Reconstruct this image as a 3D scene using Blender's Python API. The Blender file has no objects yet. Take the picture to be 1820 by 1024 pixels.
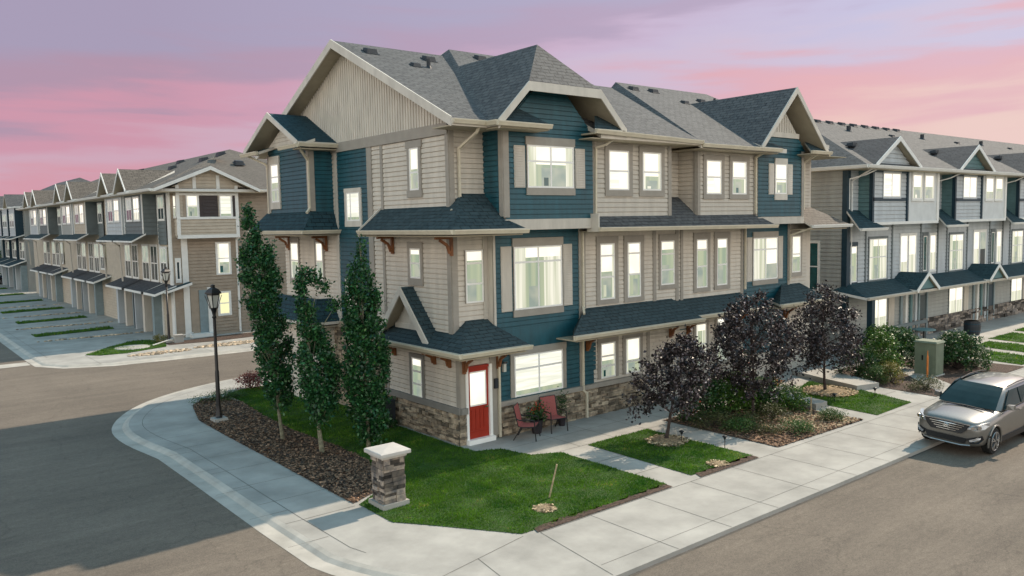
import bpy, bmesh, math, random
import numpy as np
from mathutils import Vector, Matrix
random.seed(7); rng = np.random.default_rng(7)
SC = bpy.context.scene
COL = SC.collection
R = math.radians

# ------------------------------------------------------------ camera
def make_camera():
    yaw, pit, rol = R(51.013), R(4.704), R(-1.077)
    f = Vector((math.cos(yaw)*math.cos(pit), math.sin(yaw)*math.cos(pit), -math.sin(pit)))
    r = Vector((math.sin(yaw), -math.cos(yaw), 0)); up = r.cross(f)
    c, s = math.cos(rol), math.sin(rol)
    r2 = c*r + s*up; u2 = -s*r + c*up
    cd = bpy.data.cameras.new('camera'); co = bpy.data.objects.new('camera', cd); COL.objects.link(co)
    m = Matrix.Identity(4)
    for i in range(3):
        m[i][0] = r2[i]; m[i][1] = u2[i]; m[i][2] = -f[i]
    m[0][3], m[1][3], m[2][3] = 0, 0, 6.6
    co.matrix_world = m
    cd.sensor_width = 36; cd.lens = 1437.3/1820*36; cd.clip_end = 3000; cd.clip_start = 0.1
    SC.camera = co
make_camera()

# ------------------------------------------------------------ light
SUN_EL, SUN_AZ = R(41), R(3.0)      # azimuth measured from +X toward +Y
def make_sun():
    ld = bpy.data.lights.new('sun', 'SUN'); lo = bpy.data.objects.new('sun', ld); COL.objects.link(lo)
    d = Vector((math.cos(SUN_EL)*math.cos(SUN_AZ), math.cos(SUN_EL)*math.sin(SUN_AZ), math.sin(SUN_EL)))
    lo.rotation_euler = d.to_track_quat('Z', 'Y').to_euler()
    lo.location = (40, 0, 60)
    ld.energy = 4.9; ld.angle = R(0.6); ld.color = (1.0, 0.84, 0.66)
make_sun()

def make_world():
    w = bpy.data.worlds.new('World'); SC.world = w; w.use_nodes = True
    nt = w.node_tree; N = nt.nodes; L = nt.links
    for n in list(N): N.remove(n)
    out = N.new('ShaderNodeOutputWorld'); bg = N.new('ShaderNodeBackground')
    L.new(bg.outputs[0], out.inputs[0])
    tc = N.new('ShaderNodeTexCoord')
    sep = N.new('ShaderNodeSeparateXYZ'); L.new(tc.outputs['Generated'], sep.inputs[0])
    def ramp(inp, stops, interp='EASE'):
        n = N.new('ShaderNodeValToRGB'); n.color_ramp.interpolation = interp
        cr = n.color_ramp
        while len(cr.elements) < len(stops): cr.elements.new(0.5)
        for e, (p, c) in zip(cr.elements, stops): e.position = p; e.color = (*c, 1)
        L.new(inp, n.inputs[0]); return n.outputs[0]
    def mathn(op, a, b=None, c=None, clamp=False):
        n = N.new('ShaderNodeMath'); n.operation = op; n.use_clamp = clamp
        for i, v in enumerate((a, b, c)):
            if v is None: continue
            if hasattr(v, 'links'): L.new(v, n.inputs[i])
            else: n.inputs[i].default_value = v
        return n.outputs[0]
    def mix(fac, a, b, mode='MIX'):
        n = N.new('ShaderNodeMix'); n.data_type = 'RGBA'; n.blend_type = mode
        for sck, v in ((n.inputs[0], fac), (n.inputs[6], a), (n.inputs[7], b)):
            if hasattr(v, 'links'): L.new(v, sck)
            elif isinstance(v, tuple): sck.default_value = (*v, 1)
            else: sck.default_value = v
        return n.outputs[2]
    def dot(vec):
        n = N.new('ShaderNodeVectorMath'); n.operation = 'DOT_PRODUCT'
        L.new(tc.outputs['Generated'], n.inputs[0]); n.inputs[1].default_value = vec; return n.outputs['Value']
    yaw = R(51.0)
    side = dot((math.sin(yaw), -math.cos(yaw), 0))      # -0.54 left .. +0.54 right of the street
    ahead = dot((math.cos(yaw), math.sin(yaw), 0))
    el = sep.outputs[2]
    # soft cloud bands that climb from left to right, warped by long streaky noise
    def streaks(scale, rot, loc, det, dist=.6, zs=7.0):
        mp = N.new('ShaderNodeMapping'); mp.inputs['Rotation'].default_value = rot; mp.inputs['Scale'].default_value = (1.0, 1.0, zs); mp.inputs['Location'].default_value = loc
        L.new(tc.outputs['Generated'], mp.inputs[0])
        nz = N.new('ShaderNodeTexNoise'); nz.inputs['Scale'].default_value = scale; nz.inputs['Detail'].default_value = det; nz.inputs['Roughness'].default_value = .5; nz.inputs['Distortion'].default_value = dist
        L.new(mp.outputs[0], nz.inputs['Vector']); return nz.outputs[0]
    n1 = streaks(2.0, (R(5), R(-8), 0), (0, 0, 0), 6)
    n2 = streaks(5.5, (R(4), R(-7), 0), (3, 1, 2), 7, .4, 8.0)
    sb = mathn('MULTIPLY_ADD', side, -.145, el)
    sb = mathn('MULTIPLY_ADD', mathn('SUBTRACT', n1, .5), .23, sb)
    sb = mathn('MULTIPLY_ADD', mathn('SUBTRACT', n2, .5), .10, sb)
    sv = mathn('MULTIPLY', sb, 2.5, clamp=True)
    k = .96
    def cs(c): return tuple(x*k for x in c)
    Lr = ramp(sv, [(.02, cs((.76, .24, .23))), (.17, cs((.74, .28, .28))), (.26, cs((.62, .31, .38))), (.36, cs((.58, .37, .46))), (.44, cs((.58, .30, .39))), (.54, cs((.42, .29, .39))), (.72, cs((.37, .32, .45)))])
    Rr = ramp(sv, [(.02, cs((.80, .58, .54))), (.14, cs((.74, .46, .50))), (.22, cs((.71, .46, .53))), (.31, cs((.60, .55, .70))), (.42, cs((.55, .55, .74))), (.54, cs((.48, .42, .58))), (.72, cs((.46, .46, .63)))])
    t = mathn('MULTIPLY_ADD', side, 1.15, 0.45, clamp=True)
    base = mix(t, Lr, Rr)
    # overhead: daylight sky tinted cyan; behind the camera: warm glow added to fill walls
    sky = N.new('ShaderNodeTexSky'); sky.sky_type = 'NISHITA'; sky.sun_disc = False
    sky.sun_elevation = SUN_EL; sky.sun_rotation = R(90) - SUN_AZ; sky.air_density = 1.0; sky.dust_density = 1.5
    skm = N.new('ShaderNodeVectorMath'); skm.operation = 'SCALE'; L.new(sky.outputs[0], skm.inputs[0]); skm.inputs[3].default_value = 0.10
    over = mix(1.0, skm.outputs[0], (.08, .34, .44), 'ADD')
    f_el = ramp(el, [(0.36, (0, 0, 0)), (.62, (1, 1, 1))])
    back = mathn('MULTIPLY_ADD', ahead, -1.6, 0.75, clamp=True)
    backc = mix(back, base, (1.66, 1.57, 1.43))
    col = mix(f_el, backc, over)
    L.new(col, bg.inputs[0]); bg.inputs[1].default_value = 1.0
make_world()
SC.view_settings.view_transform = 'Standard'; SC.view_settings.look = 'None'
SC.view_settings.exposure = 0.15; SC.view_settings.gamma = 1.0

# ------------------------------------------------------------ materials
MATS = {}
def mat(name, col, rough=.7, var=.12, scale=3.0, bump=0.0, bscale=30, metal=0, spec=.35, col2=None, island=0.0, coat=0, detail=4, stretch=None, sheen=None):
    m = bpy.data.materials.new(name); m.use_nodes = True; MATS[name] = m
    nt = m.node_tree; N = nt.nodes; L = nt.links; b = N['Principled BSDF']
    b.inputs['Roughness'].default_value = rough; b.inputs['Metallic'].default_value = metal
    b.inputs['Specular IOR Level'].default_value = spec; b.inputs['Coat Weight'].default_value = coat; b.inputs['Coat Roughness'].default_value = .05
    tc = N.new('ShaderNodeTexCoord'); src = tc.outputs['Object']
    if stretch:
        mp = N.new('ShaderNodeMapping'); mp.inputs['Scale'].default_value = stretch; L.new(src, mp.inputs[0]); src = mp.outputs[0]
    nz = N.new('ShaderNodeTexNoise'); nz.inputs['Scale'].default_value = scale; nz.inputs['Detail'].default_value = detail; nz.inputs['Roughness'].default_value = .6
    L.new(src, nz.inputs['Vector'])
    rp = N.new('ShaderNodeValToRGB'); L.new(nz.outputs[0], rp.inputs[0])
    c2 = col2 if col2 else tuple(c*(1-var*1.6) for c in col); c1 = tuple(c*(1+var) for c in col)
    rp.color_ramp.elements[0].position = .32; rp.color_ramp.elements[1].position = .68
    rp.color_ramp.elements[0].color = (*c2, 1); rp.color_ramp.elements[1].color = (*c1, 1)
    out = rp.outputs[0]
    if island:
        ge = N.new('ShaderNodeNewGeometry'); hs = N.new('ShaderNodeHueSaturation')
        mr = N.new('ShaderNodeMapRange'); mr.inputs['To Min'].default_value = 1-island; mr.inputs['To Max'].default_value = 1+island*1.5
        L.new(ge.outputs['Random Per Island'], mr.inputs[0]); L.new(mr.outputs[0], hs.inputs['Value']); L.new(out, hs.inputs['Color']); out = hs.outputs[0]
    L.new(out, b.inputs['Base Color'])
    if bump:
        n2 = N.new('ShaderNodeTexNoise'); n2.inputs['Scale'].default_value = bscale; n2.inputs['Detail'].default_value = 5; L.new(src, n2.inputs['Vector'])
        bp = N.new('ShaderNodeBump'); bp.inputs['Strength'].default_value = bump; bp.inputs['Distance'].default_value = .02
        L.new(n2.outputs[0], bp.inputs['Height']); L.new(bp.outputs[0], b.inputs['Normal'])
    return m

def shingle(name, c1, c2, c3):
    m = bpy.data.materials.new(name); m.use_nodes = True; MATS[name] = m
    nt = m.node_tree; N = nt.nodes; L = nt.links; b = N['Principled BSDF']; b.inputs['Roughness'].default_value = .85; b.inputs['Specular IOR Level'].default_value = .25
    uv = N.new('ShaderNodeUVMap')
    dn = N.new('ShaderNodeTexNoise'); dn.inputs['Scale'].default_value = 1.2; dn.inputs['Detail'].default_value = 3; L.new(uv.outputs[0], dn.inputs['Vector'])
    dd = N.new('ShaderNodeVectorMath'); dd.operation = 'MULTIPLY_ADD'; L.new(dn.outputs['Color'], dd.inputs[0]); dd.inputs[1].default_value = (.05, .07, 0); L.new(uv.outputs[0], dd.inputs[2])
    br = N.new('ShaderNodeTexBrick'); br.inputs['Scale'].default_value = 1.0
    br.inputs['Brick Width'].default_value = .34; br.inputs['Row Height'].default_value = .16; br.inputs['Mortar Size'].default_value = .014; br.inputs['Mortar Smooth'].default_value = .35
    br.inputs['Color1'].default_value = (*c1, 1); br.inputs['Color2'].default_value = (*c2, 1); br.inputs['Mortar'].default_value = (*tuple(c*.30 for c in c2), 1)
    br.offset = .37; br.inputs['Bias'].default_value = -.1
    L.new(dd.outputs[0], br.inputs['Vector'])
    nz = N.new('ShaderNodeTexNoise'); nz.inputs['Scale'].default_value = 7; nz.inputs['Detail'].default_value = 6; nz.inputs['Roughness'].default_value = .7; L.new(uv.outputs[0], nz.inputs['Vector'])
    mx = N.new('ShaderNodeMix'); mx.data_type = 'RGBA'; mx.inputs[7].default_value = (*c3, 1); L.new(br.outputs[0], mx.inputs[6])
    rp = N.new('ShaderNodeValToRGB'); rp.color_ramp.elements[0].position = .42; rp.color_ramp.elements[1].position = .66; L.new(nz.outputs[0], rp.inputs[0])
    mm = N.new('ShaderNodeMath'); mm.operation = 'MULTIPLY'; mm.inputs[1].default_value = .6; L.new(rp.outputs[0], mm.inputs[0]); L.new(mm.outputs[0], mx.inputs[0])
    L.new(mx.outputs[2], b.inputs['Base Color'])
    bp = N.new('ShaderNodeBump'); bp.inputs['Strength'].default_value = .7; bp.inputs['Distance'].default_value = .02; bp.invert = True
    L.new(br.outputs['Fac'], bp.inputs['Height']); L.new(bp.outputs[0], b.inputs['Normal'])
    return m

def glow(name, c1, c2, strength, kind='noise', scale=2.0):
    m = bpy.data.materials.new(name); m.use_nodes = True; MATS[name] = m
    nt = m.node_tree; N = nt.nodes; L = nt.links; b = N['Principled BSDF']
    b.inputs['Base Color'].default_value = (.03, .035, .035, 1); b.inputs['Roughness'].default_value = .08; b.inputs['Specular IOR Level'].default_value = .5
    tc = N.new('ShaderNodeTexCoord'); mp = N.new('ShaderNodeMapping'); L.new(tc.outputs['Object'], mp.inputs[0])
    if kind == 'curtain':
        mp.inputs['Scale'].default_value = (7, 7, .25)
    elif kind == 'blind':
        mp.inputs['Scale'].default_value = (.6, .6, 9)
    else:
        mp.inputs['Scale'].default_value = (1, 1, 1)
    nz = N.new('ShaderNodeTexNoise'); nz.inputs['Scale'].default_value = scale; nz.inputs['Detail'].default_value = 2; L.new(mp.outputs[0], nz.inputs['Vector'])
    rp = N.new('ShaderNodeValToRGB'); rp.color_ramp.elements[0].position = .38; rp.color_ramp.elements[1].position = .6
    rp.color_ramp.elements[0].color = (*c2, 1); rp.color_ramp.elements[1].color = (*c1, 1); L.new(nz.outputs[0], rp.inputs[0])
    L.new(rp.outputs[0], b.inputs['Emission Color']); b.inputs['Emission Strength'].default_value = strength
    return m

def leafmat(name, col, col2, trans=.25, rough=.45, isl=.45, spec=.4):
    m = bpy.data.materials.new(name); m.use_nodes = True; MATS[name] = m
    nt = m.node_tree; N = nt.nodes; L = nt.links; b = N['Principled BSDF']; out = N['Material Output']
    b.inputs['Roughness'].default_value = rough; b.inputs['Specular IOR Level'].default_value = spec
    ge = N.new('ShaderNodeNewGeometry'); rp = N.new('ShaderNodeValToRGB')
    rp.color_ramp.elements[0].color = (*col, 1); rp.color_ramp.elements[1].color = (*col2, 1)
    e = rp.color_ramp.elements.new(.6); e.color = (*tuple((a+b_)/2*(1-isl*.4) for a, b_ in zip(col, col2)), 1)
    L.new(ge.outputs['Random Per Island'], rp.inputs[0]); L.new(rp.outputs[0], b.inputs['Base Color'])
    tr = N.new('ShaderNodeBsdfTranslucent'); L.new(rp.outputs[0], tr.inputs[0])
    mx = N.new('ShaderNodeMixShader'); mx.inputs[0].default_value = trans
    L.new(b.outputs[0], mx.inputs[1]); L.new(tr.outputs[0], mx.inputs[2]); L.new(mx.outputs[0], out.inputs[0])
    return m

mat('beige', (.59, .535, .46), .65, .085, 1.6, .12, 60, stretch=(2.2, 2.2, .45), detail=9)
mat('beige_board', (.53, .485, .42), .65, .08, 1.6, .1, 60, stretch=(2.2, 2.2, .45), detail=9)
mat('blue', (.006, .074, .100), .48, .18, 1.8, .10, 60, spec=.5, stretch=(2.4, 2.4, .5), detail=9)
mat('taupe', (.32, .29, .25), .6, .06, 3)
mat('taupe_dark', (.22, .21, .19), .6, .06, 3)
mat('fascia', (.60, .555, .485), .5, .09, 1.5, stretch=(1.5, 1.5, .6), detail=8)
mat('gutter_cream', (.60, .54, .42), .4, .06, 3, metal=0)
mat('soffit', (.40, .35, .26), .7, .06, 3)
mat('vinyl', (.84, .82, .78), .35, .03, 3)
shingle('shingles', (.102, .106, .110), (.058, .062, .068), (.145, .145, .142))
shingle('shingles_grey', (.075, .078, .085), (.05, .053, .06), (.10, .10, .105))
shingle('shingles_tan', (.14, .125, .11), (.095, .085, .075), (.175, .155, .135))
shingle('shingles_dark', (.038, .066, .076), (.022, .042, .05), (.058, .082, .088))  # shaded copy of the shingles: teal shade put into skirt and porch roofs
shingle('shingles_navy', (.020, .055, .070), (.012, .035, .046), (.032, .068, .08))
mat('stone', (.265, .215, .155), .85, .30, 5, .5, 22, island=.6, col2=(.13, .105, .08))
mat('stone_grey', (.17, .138, .11), .85, .3, 6, .5, 22, island=.85, col2=(.06, .058, .06))
mat('mortar', (.05, .045, .04), .95, .2, 8)
mat('door_red', (.33, .025, .010), .4, .05, 4)
mat('wood', (.22, .085, .032), .55, .2, 4, .15, 40)
mat('cap', (.50, .47, .44), .7, .06, 4, .15, 25)
mat('concrete', (.355, .34, .312), .85, .16, .7, .3, 60, detail=14)
mat('concrete_pan', (.43, .40, .355), .85, .14, 1.3, .25, 60, detail=8)
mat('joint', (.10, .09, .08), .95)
def asphalt_mat():
    m = bpy.data.materials.new('asphalt'); m.use_nodes = True; MATS['asphalt'] = m
    nt = m.node_tree; N = nt.nodes; L = nt.links; b = N['Principled BSDF']; b.inputs['Roughness'].default_value = .93; b.inputs['Specular IOR Level'].default_value = .25
    tc = N.new('ShaderNodeTexCoord')
    def noise(sc, det, st=(1, 1, 1), rough=.6):
        mp = N.new('ShaderNodeMapping'); mp.inputs['Scale'].default_value = st; L.new(tc.outputs['Object'], mp.inputs[0])
        n = N.new('ShaderNodeTexNoise'); n.inputs['Scale'].default_value = sc; n.inputs['Detail'].default_value = det; n.inputs['Roughness'].default_value = rough; L.new(mp.outputs[0], n.inputs['Vector']); return n.outputs[0]
    def ramp(i, p0, c0, p1, c1):
        r = N.new('ShaderNodeValToRGB'); e = r.color_ramp.elements; e[0].position = p0; e[1].position = p1; e[0].color = (*c0, 1); e[1].color = (*c1, 1); L.new(i, r.inputs[0]); return r.outputs[0]
    def mul(a, b_, f=1.0):
        x = N.new('ShaderNodeMix'); x.data_type = 'RGBA'; x.blend_type = 'MULTIPLY'; x.inputs[0].default_value = f; L.new(a, x.inputs[6]); L.new(b_, x.inputs[7]); return x.outputs[2]
    c = ramp(noise(.22, 7), .35, (.150, .125, .102), .65, (.192, .160, .130))
    c = mul(c, ramp(noise(1.6, 12, (.12, 1, 1), .8), .36, (.84, .84, .85), .64, (1.12, 1.12, 1.11)))
    c = mul(c, ramp(noise(9, 12, (.6, 1, 1), .85), .34, (.80, .80, .80), .66, (1.16, 1.16, 1.15)))
    c = mul(c, ramp(noise(46, 4), .30, (.68, .68, .69), .70, (1.25, 1.25, 1.24)))
    c = mul(c, ramp(noise(.9, 8, (.3, 1, 1), .7), .28, (.82, .82, .83), .36, (1, 1, 1)))
    # hairline cracks that wander, only here and there
    vo = N.new('ShaderNodeTexVoronoi'); vo.feature = 'DISTANCE_TO_EDGE'; vo.inputs['Scale'].default_value = .33
    dn = N.new('ShaderNodeTexNoise'); dn.inputs['Scale'].default_value = 1.6; dn.inputs['Detail'].default_value = 6; L.new(tc.outputs['Object'], dn.inputs['Vector'])
    va = N.new('ShaderNodeVectorMath'); va.operation = 'MULTIPLY_ADD'; va.inputs[1].default_value = (.9, .9, 0); L.new(dn.outputs['Color'], va.inputs[0]); L.new(tc.outputs['Object'], va.inputs[2]); L.new(va.outputs[0], vo.inputs['Vector'])
    cr = ramp(vo.outputs['Distance'], .002, (.42, .42, .42), .008, (1, 1, 1))
    c = mul(c, cr, .28)
    # pale dusty flecks
    c2 = N.new('ShaderNodeMix'); c2.data_type = 'RGBA'; c2.inputs[7].default_value = (.30, .27, .23, 1); L.new(c, c2.inputs[6]); L.new(ramp(noise(3.1, 8, (1, 1, 1), .8), .66, (0, 0, 0), .74, (.7, .7, .7)), c2.inputs[0])
    L.new(c2.outputs[2], b.inputs['Base Color'])
    bp = N.new('ShaderNodeBump'); bp.inputs['Strength'].default_value = .5; bp.inputs['Distance'].default_value = .02; L.new(noise(80, 3), bp.inputs['Height']); L.new(bp.outputs[0], b.inputs['Normal'])
asphalt_mat()
mat('earth', (.10, .095, .06), .95, .3, .05)
mat('mulch', (.085, .055, .042), .95, .5, 14, .9, 60, detail=8)
mat('mulch_tan', (.30, .225, .14), .95, .4, 16, .9, 60, detail=8)
mat('chip', (.175, .105, .065), .9, .4, 9, island=.8)
mat('chip_tan', (.40, .31, .2), .9, .3, 9, island=.5)
mat('lawn', (.022, .062, .010), .95, .35, 3, .6, 80, detail=8, col2=(.035, .060, .012))
leafmat('grass_blade', (.012, .095, .006), (.16, .29, .02), .42, .6)
def grass_patches():
    nt = MATS['grass_blade'].node_tree; N = nt.nodes; L = nt.links
    rp = [n for n in N if n.type == 'VALTORGB'][0]; ge = [n for n in N if n.type == 'NEW_GEOMETRY'][0]
    tc = N.new('ShaderNodeTexCoord'); nz = N.new('ShaderNodeTexNoise'); nz.inputs['Scale'].default_value = 1.1; nz.inputs['Detail'].default_value = 6; nz.inputs['Roughness'].default_value = .65; L.new(tc.outputs['Object'], nz.inputs['Vector'])
    mr = N.new('ShaderNodeMapRange'); mr.inputs['From Min'].default_value = .36; mr.inputs['From Max'].default_value = .66; mr.inputs['To Max'].default_value = .75; L.new(nz.outputs[0], mr.inputs[0])
    ma = N.new('ShaderNodeMath'); ma.operation = 'MULTIPLY_ADD'; ma.inputs[1].default_value = .38; L.new(ge.outputs['Random Per Island'], ma.inputs[0]); L.new(mr.outputs[0], ma.inputs[2]); L.new(ma.outputs[0], rp.inputs[0])
    e = rp.color_ramp.elements.new(.93); e.color = (.10, .26, .015, 1); rp.color_ramp.elements[-1].color = (.30, .30, .06, 1)
grass_patches()
leafmat('aspen_leaf', (.007, .045, .018), (.045, .165, .045), .22, .38, spec=.5)
leafmat('aspen_light', (.05, .15, .03), (.10, .22, .05), .3, .35, spec=.5)
leafmat('purple_leaf', (.006, .006, .006), (.030, .017, .021), .10, .42, spec=.5)
leafmat('purple_pale', (.09, .065, .075), (.36, .31, .33), .12, .5, spec=.4)
leafmat('shrub_leaf', (.025, .095, .012), (.12, .22, .03), .25, .45)
leafmat('shrub_dark', (.010, .050, .014), (.05, .125, .028), .2, .45)
leafmat('juniper', (.022, .08, .014), (.08, .16, .025), .2, .55)
leafmat('juniper_brown', (.040, .048, .014), (.10, .12, .035), .2, .55)
leafmat('shrub_yellow', (.11, .12, .02), (.30, .24, .05), .25, .5)
leafmat('shrub_red', (.09, .022, .02), (.22, .06, .045), .2, .45)
leafmat('flower_white', (.5, .48, .38), (.7, .66, .5), .2, .5)
leafmat('flower_red', (.45, .03, .02), (.6, .10, .04), .2, .5)
leafmat('flower_orange', (.5, .18, .03), (.6, .25, .05), .2, .5)
leafmat('far_green', (.014, .045, .018), (.04, .09, .03), .2, .5)
mat('bark', (.20, .19, .13), .9, .3, 9, .5, 30)
mat('bark_dark', (.055, .04, .035), .9, .3, 9, .5, 30)
mat('black_metal', (.008, .008, .009), .4, .05, 5, spec=.5)
mat('vent_black', (.022, .028, .036), .5, .1, 5)
mat('grey_siding', (.33, .34, .325), .65, .09, 1.6, .12, 60, stretch=(1.6, 1.6, .35), detail=9)
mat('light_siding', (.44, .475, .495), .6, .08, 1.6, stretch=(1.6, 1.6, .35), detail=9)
mat('white_panel', (.58, .60, .60), .6, .05, 2.2)
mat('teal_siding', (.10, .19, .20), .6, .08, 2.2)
mat('navy_trim', (.010, .036, .055), .5, .08, 3)
mat('white_trim', (.70, .70, .67), .5, .04, 3)
mat('tan_siding', (.315, .262, .205), .65, .08, 2.2, .12, 60)
mat('tan_light', (.47, .41, .33), .65, .07, 2.2)
mat('brown_panel', (.045, .035, .035), .6, .1, 3)
mat('slate_siding', (.13, .155, .16), .6, .08, 2.2)
mat('garage', (.05, .07, .075), .5, .08, 3)
mat('garage_light', (.20, .26, .28), .5, .08, 3)
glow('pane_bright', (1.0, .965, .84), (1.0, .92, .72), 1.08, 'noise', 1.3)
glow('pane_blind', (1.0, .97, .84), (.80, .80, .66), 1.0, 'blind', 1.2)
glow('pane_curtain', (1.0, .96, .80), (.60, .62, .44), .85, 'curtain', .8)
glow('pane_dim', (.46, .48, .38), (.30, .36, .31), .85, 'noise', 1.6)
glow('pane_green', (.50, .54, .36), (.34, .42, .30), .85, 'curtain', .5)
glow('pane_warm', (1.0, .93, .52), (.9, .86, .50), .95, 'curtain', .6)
mat('pane_dark', (.025, .05, .06), .06, .3, 1.5, spec=.8)
mat('pane_teal', (.02, .10, .10), .06, .3, 1.5, spec=.8)
mat('sling_red', (.34, .095, .085), .75, .10, 30)
mat('plant_pot', (.03, .025, .03), .6)
mat('utility_green', (.155, .185, .13), .6, .08, 3)
mat('marker_orange', (.62, .19, .04), .6, .12, 6)
mat('stake_wood', (.42, .33, .2), .8, .25, 12)
mat('car_paint', (.155, .152, .142), .32, .03, 3, metal=.45, spec=.5, coat=.7)
mat('car_dark', (.012, .014, .017), .45, .1, 5)
mat('car_glass', (.018, .038, .044), .12, .1, 2, spec=.08)
mat('chrome', (.75, .75, .75), .15, .03, 3, metal=1)
mat('headlight', (.45, .45, .46), .08, .2, 8, spec=.8, metal=.3)
mat('tyre', (.012, .012, .012), .85)
mat('rim', (.42, .42, .42), .3, .05, 3, metal=.8)
mat('navy_car', (.008, .012, .03), .25, .05, 3, coat=.6)
mat('lamp_glass', (.55, .55, .5), .15, .05, 3, spec=.6)
mat('cobble', (.40, .31, .22), .85, .3, 5, .4, 30, island=.5)

# ------------------------------------------------------------ mesh helpers
class MB:
    def __init__(s): s.v = []; s.f = []; s.mi = []
    def poly(s, pts, m=0):
        n = len(s.v); s.v += [tuple(p) for p in pts]; s.f.append(tuple(range(n, n+len(pts)))); s.mi.append(m)
    def hexa(s, p, m=0):   # 8 points, bottom ring then top ring
        n = len(s.v); s.v += [tuple(q) for q in p]
        for f in ((3, 2, 1, 0), (4, 5, 6, 7), (0, 1, 5, 4), (1, 2, 6, 5), (2, 3, 7, 6), (3, 0, 4, 7)):
            s.f.append(tuple(n+i for i in f)); s.mi.append(m)
    def box(s, x0, y0, z0, x1, y1, z1, m=0):
        s.hexa([(x0, y0, z0), (x1, y0, z0), (x1, y1, z0), (x0, y1, z0), (x0, y0, z1), (x1, y0, z1), (x1, y1, z1), (x0, y1, z1)], m)
    def fbox(s, fr, a0, a1, z0, z1, d0, d1, m=0):
        P = fr
        s.hexa([P(a0, z0, d0), P(a1, z0, d0), P(a1, z0, d1), P(a0, z0, d1), P(a0, z1, d0), P(a1, z1, d0), P(a1, z1, d1), P(a0, z1, d1)], m)
    def prism(s, pts, off, m=0, mside=None, mbot=None):
        n = len(s.v); k = len(pts); off = Vector(off)
        s.v += [tuple(p) for p in pts] + [tuple(Vector(p)+off) for p in pts]
        s.f.append(tuple(range(n, n+k))); s.mi.append(m)
        s.f.append(tuple(n+k+i for i in reversed(range(k)))); s.mi.append(m if mbot is None else mbot)
        for i in range(k):
            j = (i+1) % k; s.f.append((n+i, n+k+i, n+k+j, n+j)); s.mi.append(m if mside is None else mside)
    def bar(s, p, q, w, h, m=0, up=(0, 0, 1)):
        p, q = Vector(p), Vector(q); d = (q-p)
        if d.length < 1e-6: return
        d.normalize(); up = Vector(up)
        if abs(d.dot(up)) > .98: up = Vector((1, 0, 0)) if abs(d.x) < .9 else Vector((0, 1, 0))
        r = d.cross(up).normalized(); u = r.cross(d)
        c = [r*(-w/2)-u*(h/2), r*(w/2)-u*(h/2), r*(w/2)+u*(h/2), r*(-w/2)+u*(h/2)]
        s.hexa([p+x for x in c] + [q+x for x in c], m)
    def tube(s, pts, rad, n=8, m=0, cap=True):
        pts = [Vector(p) for p in pts]
        if not isinstance(rad, (list, tuple)): rad = [rad]*len(pts)
        base = len(s.v)
        for i, p in enumerate(pts):
            d = (pts[min(i+1, len(pts)-1)] - pts[max(i-1, 0)])
            d = d.normalized() if d.length > 1e-9 else Vector((0, 0, 1))
            ref = Vector((0, 0, 1)) if abs(d.z) < .9 else Vector((1, 0, 0))
            a = d.cross(ref).normalized(); b = d.cross(a)
            for k in range(n):
                t = 2*math.pi*k/n; s.v.append(tuple(p + (a*math.cos(t)+b*math.sin(t))*rad[i]))
        for i in range(len(pts)-1):
            for k in range(n):
                k2 = (k+1) % n
                s.f.append((base+i*n+k, base+i*n+k2, base+(i+1)*n+k2, base+(i+1)*n+k)); s.mi.append(m)
        if cap:
            s.f.append(tuple(base+k for k in range(n))); s.mi.append(m)
            s.f.append(tuple(base+(len(pts)-1)*n+k for k in reversed(range(n)))); s.mi.append(m)
    def lathe(s, c, prof, n=16, m=0):   # prof list of (r,z)
        s.tube([(c[0], c[1], c[2]+z) for r, z in prof], [max(r, .001) for r, z in prof], n, m)
    def build(s, name, mats, parent=None, smooth=False, loc=None):
        me = bpy.data.meshes.new(name)
        org = Vector(parent['_o']) if parent is not None else Vector(loc or (0, 0, 0))
        V = np.array(s.v, dtype=np.float64) - np.array(org)
        me.from_pydata(V.tolist(), [], s.f)
        ms = mats if isinstance(mats, (list, tuple)) else [mats]
        for m in ms: me.materials.append(MATS[m])
        if len(ms) > 1: me.polygons.foreach_set('material_index', s.mi)
        # metric UVs: along the level direction of each face and up its slope
        me.calc_loop_triangles() if False else None
        uv = me.uv_layers.new(name='UVMap')
        nl = len(me.loops); lv = np.empty(nl, dtype=np.int32); me.loops.foreach_get('vertex_index', lv)
        npol = len(me.polygons); nr = np.empty(npol*3); me.polygons.foreach_get('normal', nr); nr = nr.reshape(-1, 3)
        lt = np.empty(npol, dtype=np.int32); me.polygons.foreach_get('loop_total', lt)
        t = np.stack([-nr[:, 1], nr[:, 0], np.zeros(npol)], 1); ln = np.linalg.norm(t, axis=1)
        bad = ln < 1e-3; t[bad] = (1, 0, 0); ln[bad] = 1; t /= ln[:, None]
        bt = np.cross(nr, t); T = np.repeat(t, lt, 0); B = np.repeat(bt, lt, 0); Pp = (V+np.array(org))[lv]
        U = np.stack([(Pp*T).sum(1), (Pp*B).sum(1)], 1); uv.data.foreach_set('uv', U.ravel())
        if smooth: me.polygons.foreach_set('use_smooth', [True]*npol)
        me.update()
        o = bpy.data.objects.new(name, me); COL.objects.link(o)
        if parent is not None: o.parent = parent
        else: o.location = org
        o['_o'] = tuple(float(c) for c in org)
        return o

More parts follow.
